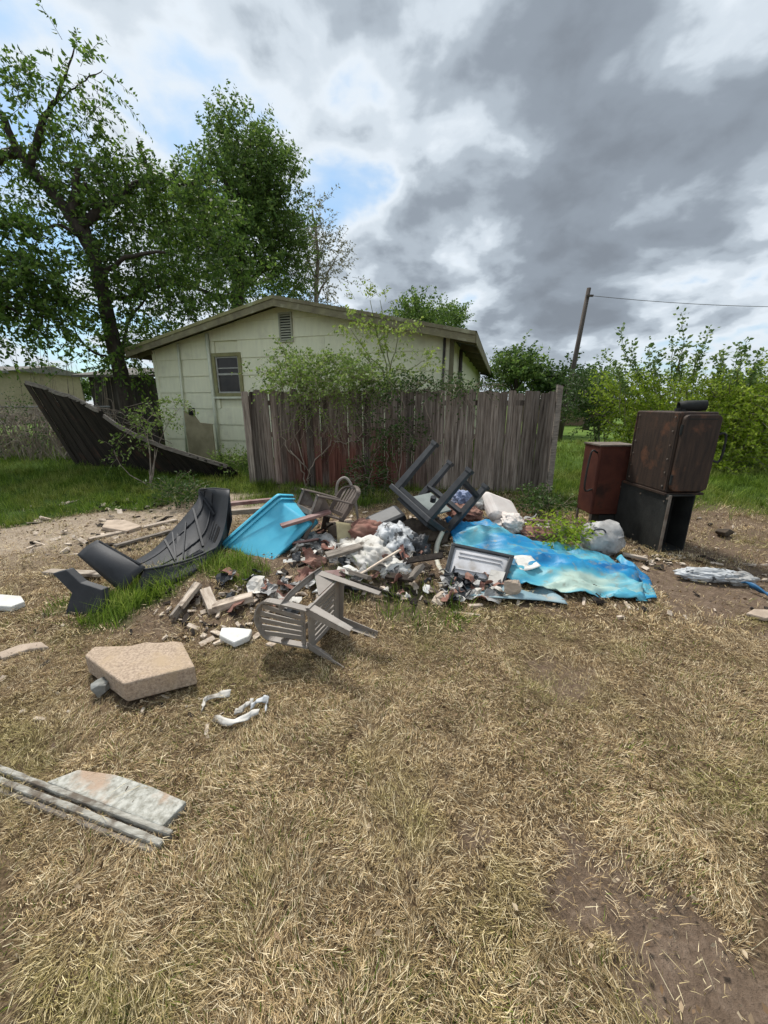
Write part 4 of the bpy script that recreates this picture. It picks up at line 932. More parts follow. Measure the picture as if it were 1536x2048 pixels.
# ------------------------------------------------------------------ rubbish heap
def qbox(mb, c, u0, u1, v0, v1, d0, d1, nrm):
    """box over part of a four-cornered face c (TL, TR, BR, BL), from d0 to d1 along its normal"""
    def P(u, v): return c[0].lerp(c[1], u).lerp(c[3].lerp(c[2], u), v)
    vs = [P(u, v) + nrm * d for d in (d0, d1) for v in (v0, v1) for u in (u0, u1)]
    return mb.add(vs, [(0, 2, 3, 1), (4, 5, 7, 6), (0, 1, 5, 4), (2, 6, 7, 3), (0, 4, 6, 2), (1, 3, 7, 5)])
def qnormal(c):
    n = (c[1] - c[0]).cross(c[3] - c[0]).normalized()
    return n if n.dot(V((0, 0, EYE)) - c[0]) > 0 else -n

def build_bumper():
    b = G(290, 1190); t = thing('car_bumper', 'torn black plastic car bumper lying in the weeds', 'bumper', b)
    rows = [[at(225, 1145, 3.4), at(262, 1162, 3.1), at(290, 1137, 2.98), G(262, 1193)],
            [at(300, 1104, 3.65), at(325, 1140, 3.3), at(338, 1130, 3.12), G(330, 1172)],
            [at(345, 1060, 3.95), at(372, 1118, 3.5), at(388, 1117, 3.3), G(385, 1148)],
            [at(392, 1005, 4.2), at(412, 1085, 3.8), at(430, 1098, 3.5), G(425, 1122)],
            [at(397, 982, 4.3), at(428, 1030, 4.15), at(450, 1050, 3.8), G(450, 1092)],
            [at(400, 977, 4.28), at(432, 978, 4.2), at(459, 980, 4.05), at(464, 1040, 3.9)]]
    cols = [spline([r[j] for r in rows], 5) for j in range(4)]; nr = len(cols[0]) - 1
    def loft(u, v):
        i = min(int(round(u * nr)), nr); q = v * 3; j = min(int(q), 2); f = q - j
        return cols[j][i].lerp(cols[j + 1][i], f)
    sh = MB().grid(loft, nr, 12).build('shell', M_['bumper'], t, world=True, smooth=True, solid=.008); sh.data.set_sharp_from_angle(angle=R(32))
    def on_shell(u, v, lift=.012):
        p = loft(u, v); q = (V((0, 0, EYE)) - p).normalized(); return p + q * lift
    for v in (.10, .26):
        MB().tube([on_shell(.05 + .9 * k / 24, v) for k in range(25)], .009, 5).build('ridge', M_['bumper'], sh, world=True, smooth=True)
    for u0 in (.16, .40, .66):
        c4 = [on_shell(u0, .36, .004), on_shell(u0 + .11, .36, .004), on_shell(u0 + .11, .58, .004), on_shell(u0, .58, .004)]; nn = qnormal(c4)
        m = MB(); qbox(m, c4, 0, 1, 0, 1, 0, .006, nn); op = m.build('grille_opening', M_['black_void'], sh, world=True)
        for k in range(3):
            m = MB(); qbox(m, c4, 0, 1, .12 + k * .3, .22 + k * .3, .007, .02, nn); m.build('grille_bar', M_['bumper'], op, world=True)
    for u0 in (.3, .55, .8):
        MB().bar(on_shell(u0, .02, .0), on_shell(u0, .34, .03), .02, .035).build('bracket', M_['bumper'], sh, world=True)
    m = MB(); m.tube(spline([at(286, 1140, 2.97), at(338, 1130, 3.10), at(388, 1116, 3.28), at(432, 1096, 3.48)], 5), .012, 6); m.build('lip', M_['bumper'], sh, world=True, smooth=True)
    m = MB(); m.tube(spline([at(400, 979, 4.27), at(430, 977, 4.22), at(459, 980, 4.1)], 4), .012, 6); m.build('end_lip', M_['bumper'], sh, world=True, smooth=True)
    c = [at(195, 1080, 3.12), at(291, 1134, 2.96), at(245, 1187, 2.82), at(155, 1110, 3.0)]; nn = qnormal(c)
    m = MB().grid(lambda u, v: c[0].lerp(c[1], u).lerp(c[3].lerp(c[2], u), v) + nn * .05 * math.sin(math.pi * v) * math.sin(math.pi * (u * .8 + .1)), 10, 8)
    m.build('end_panel', M_['bumper'], t, world=True, smooth=True, solid=.008)
    m = MB(); qbox(m, c, .05, .9, -.02, .03, 0, .014, nn); m.build('panel_rim', M_['bumper'], t, world=True)
    pts = [(104, 1147), (132, 1140), (160, 1166), (203, 1180), (207, 1226), (128, 1233), (143, 1186)]
    p0 = G(165, 1230); fr = [at(x, y, p0.y + .12 * (1233 - y) / 90) for x, y in pts]; bk = [p + V((.02, .05, 0)) for p in fr]; n = len(pts)
    MB().add(fr + bk, [tuple(range(n)), tuple(range(n, 2 * n))[::-1]] + [(k, n + k, n + (k + 1) % n, (k + 1) % n) for k in range(n)]).build('flap', M_['bumper'], t, world=True, bevel=.006)
    for u0, v0 in ((.62, .55), ): 
        m = MB(); qbox(m, [at(352, 1062, 3.9), at(390, 1100, 3.7), at(378, 1112, 3.55), at(345, 1110, 3.62)], .1, .3, 0, 1, .0, .02, V((0, -1, .3)).normalized()); m.build('rib', M_['bumper'], sh, world=True)
    for a_, b_ in (((345, 1066), (352, 1120)), ((372, 1045), (366, 1118)), ((318, 1098), (328, 1132))):
        m = MB(); m.bar(at(*a_, 3.82), at(*b_, 3.42), .012, .03); m.build('rib', M_['bumper'], sh, world=True)
build_bumper()

def build_bin():
    A, B, C, D = V((-1.74, 3.82, .10)), V((-1.11, 3.78, .63)), V((-.71, 3.58, .42)), V((-1.08, 3.30, .09))
    t = thing('plastic_bin', 'bright blue plastic bin tipped on its side among the rubbish', 'bin', (A + D) / 2)
    inn = V((.10, .86, -.22)).normalized()
    def ring(s, k):
        p0, p1 = A.lerp(D, s), B.lerp(C, s); dep = .42 * (1 - .2 * s); c = (p0 + p1) / 2 + inn * dep / 2
        e1 = (p1 - p0) / 2; e2 = inn * dep / 2; r = .13; out = []
        for sx, sy, a0 in ((1, 1, 0), (-1, 1, 90), (-1, -1, 180), (1, -1, 270)):
            for q in range(4):
                a = R(a0 + 30 * q); out.append(c + e1 * k * (sx * (1 - r) + r * math.cos(a)) + e2 * k * (sy * (1 - r) + r * math.sin(a)))
        return out
    prof = [(0, 1.13), (.05, 1.13), (.058, 1.0), (.10, 1.0), (.108, 1.08), (.15, 1.08), (.158, 1.0), (.5, .99), (.93, .97), (.985, .94), (1.0, .88)]
    vs = [p for s, k in prof for p in ring(s, k)]; n = 16
    m = MB().add(vs, [(i * n + k, i * n + (k + 1) % n, (i + 1) * n + (k + 1) % n, (i + 1) * n + k) for i in range(len(prof) - 1) for k in range(n)] + [tuple((len(prof) - 1) * n + k for k in range(n))])
    o = m.build('body', M_['bin_blue'], t, world=True, smooth=True, solid=.006); o.data.set_sharp_from_angle(angle=R(28))
build_bin()

def make_chair(label, rotv, loc, sc, group, plastic='chair'):
    th = V(rotv).length; q = Quaternion(V(rotv).normalized(), th)
    t = thing('plastic_chair', label, 'chair', loc, tuple(q.to_euler()), group, sc)
    pm = M_[plastic]
    def Lleg(p0, p1, sx, sy, w0=.062, w1=.045):
        p0, p1 = V(p0), V(p1); x = V((-sx, 0, 0)); y = V((0, -sy, 0)); th_ = .006; m = MB()
        for a, b in ((x, y), (y, x)):
            vs = []
            for p, w in ((p0, w0), (p1, w1)):
                vs += [p, p + a * w, p + a * w + b * th_, p + b * th_]
            m.add(vs, [(0, 1, 5, 4), (1, 2, 6, 5), (2, 3, 7, 6), (3, 0, 4, 7), (0, 3, 2, 1), (4, 5, 6, 7)])
        return m
    for sx in (-1, 1):
        Lleg((sx * .262, .215, .63), (sx * .255, .245, 0), sx, 1, .075, .05).build('leg', pm, t)
        Lleg((sx * .225, -.225, .44), (sx * .235, -.27, 0), sx, -1, .075, .05).build('leg', pm, t)
        # armrest: broad curved strip from back to the front leg
        pts = spline([V((sx * .20, -.30, .66)), V((sx * .255, -.18, .655)), V((sx * .27, .05, .645)), V((sx * .262, .235, .63))], 5)
        m = MB()
        m.grid(lambda u, v, P=pts, s_=sx: P[min(int(round(u * (len(P) - 1))), len(P) - 1)] + V((-s_ * (v - .3) * .075, 0, -.006 - .02 * (1 - math.sin(math.pi * min(max(v, 0), 1))))), len(pts) - 1, 5)
        m.build('armrest', pm, t, smooth=True, solid=.007)
        # side web below the arm
        MB().add([(sx * .235, .20, .43), (sx * .235, .20, .44), (sx * .258, .215, .6), (sx * .262, .14, .62), (sx * .235, -.05, .44), (sx * .235, -.05, .43)], [(0, 1, 2, 3, 4, 5)]).build('side_web', pm, t, solid=.007)
    # seat: rim and slats
    m = MB(); m.cbox((-.235, .15, .405), (.235, .225, .425)).cbox((-.235, -.225, .405), (.235, -.15, .425)).cbox((-.235, -.15, .405), (-.185, .15, .425)).cbox((.185, -.15, .405), (.235, .15, .425)).cbox((-.24, .222, .36), (.24, .229, .425))
    seat = m.build('seat', pm, t, bevel=.006)
    for k in range(6):
        x = -.152 + k * .061; MB().cbox((x - .021, -.149, .408), (x + .021, .149, .420)).build('slat', pm, seat)
    # back: arched frame and fanned slats
    m = MB(); bk = lambda x, z: V((x, -.225 - (z - .42) * .27 - .03 * math.cos(x * 5) + .03, z))
    arch = spline([bk(-.205, .43), bk(-.215, .66), bk(-.19, .80), bk(0, .86), bk(.19, .80), bk(.215, .66), bk(.205, .43)], 6)
    for a, b_ in zip(arch, arch[1:]): m.bar(a, b_, .018, .055, V((0, -1, .25)))
    back = m.build('backrest', pm, t)
    MB().bar(bk(-.19, .47), bk(.19, .47), .05, .012, V((0, -1, .2))).build('lower_rail', pm, back)
    for k in range(5):
        x = -.13 + k * .065; m = MB(); P = [bk(x * .85, .46), bk(x, .65), bk(x * 1.15, .84 - abs(x) * .25)]
        for a, b_ in zip(P, P[1:]): m.bar(a, b_, .045, .01, V((0, -1, .25)))
        m.build('slat', pm, back)
    return t
ax = V((-1.0922, -7.288, -2.5698)).normalized() * 1.522
make_chair('taupe plastic chair lying on its side in the dry grass, nearest the camera', ax, (-.1135, 2.0983, .178 + hz(-.45, 2.1)), .747, 'taupe plastic chairs')
make_chair('dirty brown plastic chair tipped back behind the blue bin', (.197, .452, 2.1), (-.79, 3.868, .09), .86, 'taupe plastic chairs', 'chair_brown')

def build_table():
    Lg = V((.64, .10, .76)).normalized(); E1 = (V((.70, -.25, -.66)) - Lg * V((.70, -.25, -.66)).dot(Lg)).normalized(); E2 = Lg.cross(E1)
    if E2.y < 0: E2 = -E2
    E1, E2 = E1 * math.cos(R(34)) - E2 * math.sin(R(34)), E1 * math.sin(R(34)) + E2 * math.cos(R(34))
    c = at(842, 1022, 3.95); t = thing('upturned_table', 'black plastic table thrown upside down with its legs in the air', 'table', c)
    M3 = Matrix((E1, E2, Lg)).transposed()
    MB().box(c, (.66, .56, .055), M3).build('tabletop', M_['black_plastic'], t, world=True, bevel=.008)
    MB().box(c + Lg * .035 - E2 * .235, (.58, .02, .07), M3).build('apron', M_['black_plastic'], t, world=True)
    MB().box(c + Lg * .035 + E2 * .235, (.58, .02, .07), M3).build('apron', M_['black_plastic'], t, world=True)
    MB().box(c + Lg * .12 + E1 * .02 + E2 * .02, (.34, .30, .02), Matrix((E1, (E2 * .8 + Lg * .6).normalized(), E1.cross((E2 * .8 + Lg * .6).normalized()))).transposed()).build('panel', M_['grey_panel'], t, world=True)
    MB().tube([c + Lg * .16 + E1 * .1 - E2 * .1, c + Lg * .20 + E1 * .1 - E2 * .14], .03, 12).build('knob', M_['black_plastic'], t, world=True)
    for a, b_, ln in ((-.27, -.22, .62), (.27, -.22, .60), (.27, .22, .62), (-.27, .22, .60)):
        p = c + E1 * a + E2 * b_; lg = MB().bar(p, p + Lg * ln, .082, .062, E2, .06, .05).build('leg', M_['black_plastic'], t, world=True, bevel=.005)
        MB().box(p + Lg * (ln + .012), (.075, .066, .035), M3).build('foot', M_['black_plastic'], lg, world=True)
    MB().bar(c - E1 * .27 + E2 * .2 + Lg * .26, c + E1 * .27 + E2 * .2 + Lg * .26, .07, .03).build('stretcher', M_['black_plastic'], t, world=True)
    MB().box(c - Lg * .05 + E1 * .05, (.5, .4, .04), M3).build('underplate', M_['black_plastic'], t, world=True, bevel=.01)
    MB().bar(c + E1 * .27 - E2 * .2 + Lg * .5, c + E1 * .27 + E2 * .2 + Lg * .5, .05, .04).build('stretcher', M_['black_plastic'], t, world=True)
build_table()

def build_pool():
    t = thing('paddling_pool', 'crushed blue hard-plastic paddling pool, faded pale in streaks', 'pool', G(1110, 1150))
    fr = [G(925, 1140, .03), G(1025, 1166, .03), G(1110, 1188, .03), G(1210, 1193, .04), G(1300, 1201, .03)]
    md = [at(905, 1085, 3.75), G(1000, 1108, .10), G(1108, 1134, .07), G(1200, 1150, .07), G(1286, 1172, .08)]
    bk = [at(890, 1038, 3.95), at(962, 1042, 4.0), at(1050, 1078, 3.9), at(1165, 1102, 3.7), at(1268, 1140, 3.3)]
    fr, md, bk = [spline(q, 10) for q in (fr, md, bk)]; n = len(fr) - 1
    def fn(u, v):
        i = min(int(round(u * n)), n); a, b, c = fr[i], md[i], bk[i]
        p = a * (1 - v) * (1 - 2 * v) + b * 4 * v * (1 - v) + c * v * (2 * v - 1) if True else 0
        w = float(fbm(p.x * 2.2 + 9, p.y * 5 + p.x * 1.2, s=71, o=3)); w2 = float(fbm(p.x * 6, p.y * 11, s=72, o=2))
        w3 = float(fbm(p.x * 4 + p.y * 3, p.y * 9 - p.x * 4, s=74, o=2)); fold = (1 - abs(2 * w - 1) * 3) * .045 + (w2 - .5) * .014 + .024 * max(0, 1 - abs(2 * w3 - 1) * 5)
        k = .035 * math.sin(u * 9 + v * 5) * (1 - abs(2 * v - 1))
        z = max(p.z + fold + k, hz(p.x, p.y) + .012 + .01 * w2)
        return V((p.x, p.y + .05 * (w - .5), z))
    o = MB().grid(fn, n, 44).build('shell', M_['pool'], t, world=True, smooth=True, solid=.005); o.data.set_sharp_from_angle(angle=R(50))
    rim = spline([at(1240, 1112, 3.62), at(1275, 1130, 3.45), at(1298, 1160, 3.15), at(1306, 1190, 2.92), G(1296, 1202, .03)], 6)
    fa = spline([at(1232, 1118, 3.5), at(1250, 1140, 3.3), at(1266, 1172, 3.05), G(1272, 1203, .02)], 6); fb = spline([at(1250, 1120, 3.5), at(1282, 1140, 3.3), at(1304, 1168, 3.05), G(1313, 1198, .02)], 6)
    o = MB().grid(lambda u, v: fa[min(int(round(u * (len(fa) - 1))), len(fa) - 1)].lerp(fb[min(int(round(u * (len(fa) - 1))), len(fa) - 1)], v) + V((0, 0, .05 * (1 - abs(2 * v - 1)) * (1 - .5 * u) + .012 * math.sin(u * 15 + v * 6))), len(fa) - 1, 8).build('folded_end', M_['pool'], t, world=True, smooth=True, solid=.006); o.data.set_sharp_from_angle(angle=R(30))
    rim = spline([at(880, 1062, 3.75), at(868, 1095, 3.5), at(872, 1135, 3.2), at(900, 1170, 2.98), at(945, 1190, 2.87), G(1010, 1196, .03)], 6)
    m = MB(); 
    m.grid(lambda u, v: rim[min(int(round(u * (len(rim) - 1))), len(rim) - 1)] + V((.055 * v, .03 * v, -.01 + .03 * math.sin(math.pi * v))), len(rim) - 1, 4)
    m.build('torn_rim', mat('faded_pool_rim', (.60, .57, .46), (.45, .43, .35), 6, .6, .1, 30, c3=(.2, .36, .4), s3=3, t3=(.6, .8)), t, world=True, smooth=True, solid=.008)
    f2 = spline([G(930, 1195, .02), G(1010, 1200, .03), G(1090, 1205, .02), G(1135, 1212, .02)], 8)
    m = MB().grid(lambda u, v: f2[min(int(round(u * (len(f2) - 1))), len(f2) - 1)] + V((0, .22 * v, .03 * math.sin(u * 14 + v * 3) * v + .015)), len(f2) - 1, 6)
    m.build('torn_strip', mat('grey_blue_strip', (.16, .27, .32), (.25, .33, .35), 6, .6, .2, 30, c3=(.35, .34, .3), s3=7), t, world=True, smooth=True, solid=.005)
build_pool()

def build_tray():
    c = [at(903, 1086, 3.26), at(1029, 1112, 3.14), at(1008, 1171, 2.90), at(887, 1151, 2.98)]; nn = qnormal(c)
    t = thing('screen_housing', 'pale grey ribbed panel in a black frame lying on the pool', 'panel', (c[2] + c[3]) / 2)
    m = MB(); qbox(m, c, 0, 1, 0, .09, -.05, .012, nn); qbox(m, c, 0, 1, .91, 1, -.05, .012, nn); qbox(m, c, 0, .07, .09, .91, -.05, .012, nn); qbox(m, c, .93, 1, .09, .91, -.05, .012, nn)
    m.build('frame', M_['black_plastic'], t, world=True, bevel=.006)
    m = MB().grid(lambda u, v: c[0].lerp(c[1], .06 + .88 * u).lerp(c[3].lerp(c[2], .06 + .88 * u), .08 + .84 * v) + nn * (.012 * min(1, 6 * min(u, 1 - u)) * min(1, 6 * min(v, 1 - v)) - .01), 16, 12)
    pn = m.build('panel', M_['tray'], t, world=True, smooth=True)
    for v in (.24, .36, .74):
        m = MB(); qbox(m, c, .16, .84, v, v + .025, -.002, .012, nn); m.build('rib', M_['tray'], pn, world=True)
    m = MB(); qbox(m, c, .72, .95, .62, 1.06, .013, .02, nn); m.build('torn_corner', M_['cloth_white'], t, world=True)
build_tray()

def lump(name, label, cat, px, py, Y, rad, m, seed, amp=.3, freq=2, ridge=False, n=5, group=None, z=None, smooth=True):
    p = at(px, py, Y)
    o = ball((0, 0, 0), rad, amp, freq, seed, n, ridge, .9).build(name, M_[m], None, smooth=smooth); o.location = p; o.rotation_euler = (0, 0, random.uniform(0, 6))
    return tag(o, label, cat, group)
def glump(name, label, cat, px, py, rad, m, seed, sink=.4, **kw):
    p = G(px, py); return lump(name, label, cat, px, py - 0, p.y, rad, m, seed, **kw) if False else _gl(name, label, cat, p, rad, m, seed, sink, **kw)
def rock(name, label, cat, px, py, rad, m, seed, sink=.3, pts=16):
    import bmesh
    rng = np.random.default_rng(seed); P = rng.normal(size=(pts, 3)); P = P / np.linalg.norm(P, axis=1, keepdims=True) * rng.uniform(.8, 1.05, (pts, 1)) * np.array(rad)
    bm = bmesh.new(); [bm.verts.new(p) for p in P]; h = bmesh.ops.convex_hull(bm, input=bm.verts); bmesh.ops.delete(bm, geom=[v for v in bm.verts if not v.link_faces], context='VERTS')
    me = bpy.data.meshes.new(name); bm.to_mesh(me); bm.free(); o = link_mesh(name, me, M_[m]); p = G(px, py); o.location = p + V((0, 0, rad[2] * (1 - sink)))
    q = o.modifiers.new('bevel', 'BEVEL'); q.width = min(rad) * .12; q.segments = 2
    q = o.modifiers.new('fine', 'SUBSURF'); q.subdivision_type = 'SIMPLE'; q.levels = q.render_levels = 3; tx = bpy.data.textures.new('pits', 'CLOUDS'); tx.noise_scale = min(rad) * .6; q = o.modifiers.new('pits', 'DISPLACE'); q.texture = tx; q.strength = min(rad) * .18; q.texture_coords = 'LOCAL'
    return tag(o, label, cat)
def _gl(name, label, cat, p, rad, m, seed, sink, amp=.3, freq=2, ridge=False, n=3, group=None, smooth=True, rot=0):
    o = ball((0, 0, 0), rad, amp, freq, seed, n, ridge, .9).build(name, M_[m], None, smooth=smooth); o.location = p + V((0, 0, rad[2] * (1 - sink))); o.rotation_euler = (0, 0, R(rot))
    return tag(o, label, cat, group)
lump('striped_sack', 'shiny grey and white crumpled sack below the upturned table', 'sack', 790, 1086, 3.6, (.26, .2, .18), 'sack', 3, .4, 1.8, True)
lump('white_sheet', 'dirty white crumpled sheet behind the near plastic chair', 'sheet', 730, 1115, 3.35, (.26, .18, .16), 'cloth_white', 5, .4, 1.6, True)
lump('white_pillow', 'lumpy white pillow on the ground right of the near chair', 'pillow', 792, 1146, 3.15, (.17, .13, .11), 'white_foam', 7, .3, 1.6, True)
lump('white_sack', 'white sack wedged between the sheet and the pillow', 'sack', 760, 1128, 3.28, (.15, .12, .12), 'cloth_white', 71, .4, 1.7, True)
lump('bin_bag', 'black bag added as a dark void low behind the near chair seat', 'bag', 690, 1132, 3.3, (.16, .12, .10), 'black_plastic', 72, .4, 1.8, True)  # added black lump standing in for a dark hollow of the heap
lump('brown_blanket', 'brown blanket heaped behind the striped sack', 'blanket', 735, 1072, 3.85, (.26, .2, .15), 'rug', 73, .4, 1.7, True)
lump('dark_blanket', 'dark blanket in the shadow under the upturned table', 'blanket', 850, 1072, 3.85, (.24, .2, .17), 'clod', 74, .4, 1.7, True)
lump('grey_blanket', 'dirty grey blanket between the bin and the second chair', 'blanket', 640, 1095, 3.7, (.22, .18, .13), 'silver', 75, .4, 1.7, True)
lump('bin_bag', 'black bin bag squeezed between the sack and the pool rim', 'bag', 835, 1105, 3.5, (.13, .14, .17), 'black_plastic', 9, .5, 1.9, True)
lump('brown_clod', 'brown lump of earth between pillow and pool rim', 'clod', 845, 1150, 3.15, (.11, .09, .10), 'clod', 10, .35, 2)
o = MB().box((0, 0, 0), (.42, .30, .16)).build('grey_cushion', M_['black_plastic'], None, bevel=.05); o.location = at(772, 1042, 4.15); o.rotation_euler = (R(12), R(-18), R(20)); tag(o, 'dark grey cushion wedged under the upturned table', 'cushion')
o = MB().box((0, 0, 0), (.50, .40, .15)).build('pale_cushion', M_['pillow'], None, bevel=.06); o.location = at(1002, 1020, 4.45); o.rotation_euler = (R(35), R(22), R(25)); tag(o, 'pinkish white cushion at the back of the heap', 'cushion')
lump('pink_bundle', 'pale bundle of cloth below the pinkish cushion', 'bundle', 1020, 1048, 4.2, (.15, .15, .12), 'pillow', 16, .35, 1.7, True)
lump('blue_cloth', 'blue-grey rag caught under the table legs', 'rag', 923, 998, 4.4, (.11, .10, .10), 'blue_cloth', 17, .5, 1.8, True)
lump('cream_cloth', 'cream rag between blue-grey rag and pinkish cushion', 'rag', 955, 1005, 4.5, (.14, .10, .10), 'cloth_white', 18, .5, 1.8, True)
lump('rusty_rag', 'reddish brown rag behind the blue-grey one', 'rag', 930, 1025, 4.3, (.18, .14, .10), 'rug', 19, .5, 1.8, True)
lump('red_rag', 'maroon rag under the thin poles', 'rag', 1075, 1070, 4.05, (.17, .12, .08), 'rug', 20, .5, 1.8, True)
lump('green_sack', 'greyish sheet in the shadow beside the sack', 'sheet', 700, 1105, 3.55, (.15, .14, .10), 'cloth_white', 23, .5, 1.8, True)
rock('tan_rock', 'pinkish tan rock against the front of the pool', 'rock', 1020, 1192, (.085, .07, .10), 'tan_stone', 24, .2)
rock('dark_clod', 'dark lump of earth on the dirt right of the smoker', 'clod', 1448, 1072, (.12, .09, .06), 'clod', 25, .3, 26)
glump('crumpled_paper', 'long strip of dirty crumpled paper on the dirt at right', 'paper', 1420, 1158, (.25, .08, .055), 'sack', 26, .35, amp=.45, freq=2.2, ridge=True, n=5, rot=-12)
glump('crumpled_paper', 'grey-brown paper end beside the blue strip at right', 'paper', 1475, 1165, (.13, .07, .05), 'silver', 27, .35, amp=.45, freq=2.2, ridge=True, n=5)
def silver_bag():
    p = G(1205, 1110); t = thing('grey_container', 'crumpled translucent grey container against the smoker base', 'container', p)
    m = ball((0, 0, 0), (.20, .16, .19), .35, 1.5, 29, 4, True, .8); m.v = [V((v.x, v.y, v.z)) + p + V((0, .08, .13)) for v in m.v]; o = m.build('body', M_['silver'], t, world=True, smooth=True); o.data.set_sharp_from_angle(angle=R(35))
    MB().tube(spline([at(1180, 1075, 3.72), at(1190, 1060, 3.68), at(1210, 1062, 3.66), at(1213, 1090, 3.66)], 5), .008, 6).build('handle', M_['black_plastic'], t, world=True)
    MB().box(at(1180, 1058, 3.9), (.16, .10, .05), Matrix.Rotation(R(20), 3, 'Y')).build('cap', M_['grey_panel'], t, world=True, bevel=.01)
silver_bag()
def air_filter():
    c = [at(566, 1120, 3.30), at(618, 1114, 3.36), at(622, 1166, 3.12), at(572, 1176, 3.06)]; nn = qnormal(c); t = thing('window_fan', 'small white fan box with dark grille beside the blue bin', 'fan', (c[2] + c[3]) / 2)
    m = MB(); qbox(m, c, 0, 1, 0, .22, -.16, .01, nn); qbox(m, c, 0, 1, .9, 1, -.16, .01, nn); qbox(m, c, 0, .14, .22, .9, -.16, .01, nn); qbox(m, c, .88, 1, .22, .9, -.16, .01, nn)
    m.build('case', M_['white_foam'], t, world=True, bevel=.006)
    m = MB(); qbox(m, c, .14, .88, .22, .9, -.15, -.03, nn); g = m.build('grille', M_['black_plastic'], t, world=True)
    for k in range(7):
        m = MB(); u = .17 + k * .1; qbox(m, c, u, u + .03, .22, .9, -.028, -.012, nn); m.build('bar', M_['grey_panel'], g, world=True)
air_filter()
def paper():
    c = [at(1026, 1122, 3.28), at(1062, 1120, 3.25), at(1082, 1142, 3.10), at(1042, 1152, 3.05)]; nn = qnormal(c)
    o = MB().grid(lambda u, v: c[0].lerp(c[1], u).lerp(c[3].lerp(c[2], u), v) + nn * (.05 + .008 * math.sin(u * 4 + v * 3)), 6, 6).build('white_paper', M_['white_foam'], None, loc=tuple(c[0]), smooth=True, solid=.004); tag(o, 'bent white paper sheet lying on the faded pool', 'paper')
paper()
# poles, hose, strips
def rod(name, label, cat, pts, r, m, n=8, group=None):
    o = MB().tube(pts, r, n).build(name, M_[m], None, loc=tuple(pts[0]), smooth=True); return tag(o, label, cat, group)
rod('maroon_pole', 'maroon pole sticking out of the heap towards the firebox', 'pole', [at(1040, 1040, 4.3), at(1180, 1048, 4.4)], .018, 'red_pipe')
rod('white_pole', 'pale pole lying parallel below the maroon one', 'pole', [at(1035, 1056, 4.15), at(1172, 1056, 4.3)], .016, 'pillow')
rod('grey_rod', 'thin dark grey rod beside the container cap', 'rod', [at(1110, 1062, 4.2), at(1175, 1052, 4.2)], .010, 'soot')
rod('curved_hoop', 'thin brown hoop of tubing standing behind the second chair', 'hoop', spline([at(672, 1000, 4.5), at(676, 965, 4.5), at(692, 956, 4.5), at(706, 980, 4.45), at(716, 1040, 4.4), at(718, 1090, 4.3)], 5), .016, 'chair')
rod('bent_cable', 'dark bent cable loop at the left of the white sheet', 'cable', spline([at(705, 1100, 3.7), at(722, 1075, 3.75), at(752, 1060, 3.8), at(770, 1064, 3.8)], 5), .016, 'stem')
o = MB().grid(lambda u, v: V((0, 0, 0)) + G(1478, 1172).lerp(G(1560, 1205), u) + V((0, -.10 * v, .03 + .03 * math.sin(v * 3.1) + .015 * math.sin(u * 9))), 14, 5).build('blue_strip', M_['navy'], None, loc=tuple(G(1500, 1185)), smooth=True, solid=.006); tag(o, 'dark blue plastic strip at the right edge on the dirt', 'strip')

# boards and planks of the heap
def plank(label, p0, p1, w, h, m='pale_wood', name='plank', group='loose planks in the rubbish', roll=0):
    p0, p1 = V(p0), V(p1); up = Matrix.Rotation(R(roll), 3, (p1 - p0).normalized()) @ V((0, 0, 1))
    L = (p1 - p0).length; mb = MB().box((0, 0, 0), (L, w, h))
    for v in mb.v: v.z += random.uniform(-.1, .1) * h; v.x += random.uniform(-.04, .04) * L * .5
    o = mb.build(name, M_[m], None, bevel=.004); x = (p1 - p0).normalized(); y = up.cross(x).normalized(); z = x.cross(y)
    Mx = Matrix((x, y, z)).transposed().to_4x4(); Mx.translation = (p0 + p1) / 2; o.matrix_world = Mx; return tag(o, label, 'plank', group)
random.seed(31)
plank('pale split plank lying near the white foam left of the near chair', G(425, 1215, .03), G(505, 1193, .04), .09, .05)
plank('pale plank end with bolts beside the split plank', G(428, 1222, .02), G(410, 1180, .06), .08, .05)
plank('weathered plank standing on edge by the weeds', G(345, 1240, .01), G(395, 1172, .04), .03, .10, 'grey_wood')
plank('short stub of plank between the weeds and the split plank', G(360, 1215, .05), G(398, 1168, .10), .05, .04)
plank('whitish plank under the torn bumper flap', G(92, 1143, .03), G(205, 1148, .05), .09, .03)
plank('white stick beside the bumper flap', G(150, 1178, .03), G(215, 1180, .03), .05, .03)
plank('long thin board on the track above the bumper', G(180, 1078, .02), G(350, 1040, .02), .08, .03)
plank('second long board on the track beside the first', G(230, 1092, .03), G(340, 1062, .03), .06, .03, 'grey_wood')
plank('dark plank behind the blue bin', at(462, 1008, 4.8), at(562, 998, 4.8), .07, .05, 'red_pipe')
plank('tan plank just under the dark one behind the bin', at(455, 1025, 4.6), at(545, 1018, 4.6), .09, .06)
plank('mauve-brown slat resting across the corner of the bin', at(562, 1052, 3.50), at(660, 1022, 3.72), .09, .03, 'red_pipe')
plank('brown slat below the mauve one by the bin', at(590, 1030, 3.85), at(652, 1012, 3.95), .06, .03, 'grey_wood')
plank('charred stick lying right of the near chair leg', G(700, 1160, .10), G(800, 1195, .02), .03, .03, 'dark_board')
plank('beige stick at the foot of the smoker', G(1245, 1108, .03), G(1295, 1118, .02), .05, .03)
plank('thin pale lath in front of the pool', G(905, 1224, .01), G(960, 1230, .01), .02, .01)
plank('rough board leaning behind the white sheet', at(760, 1120, 3.6), at(700, 1080, 3.8), .08, .03, 'grey_wood')
plank('brown board propped under the near chair arm', at(640, 1120, 3.4), at(720, 1110, 3.5), .10, .03, 'dark_board')
plank('tan block behind the second chair', at(655, 1060, 4.1), at(705, 1050, 4.15), .16, .14, 'tan_stone')

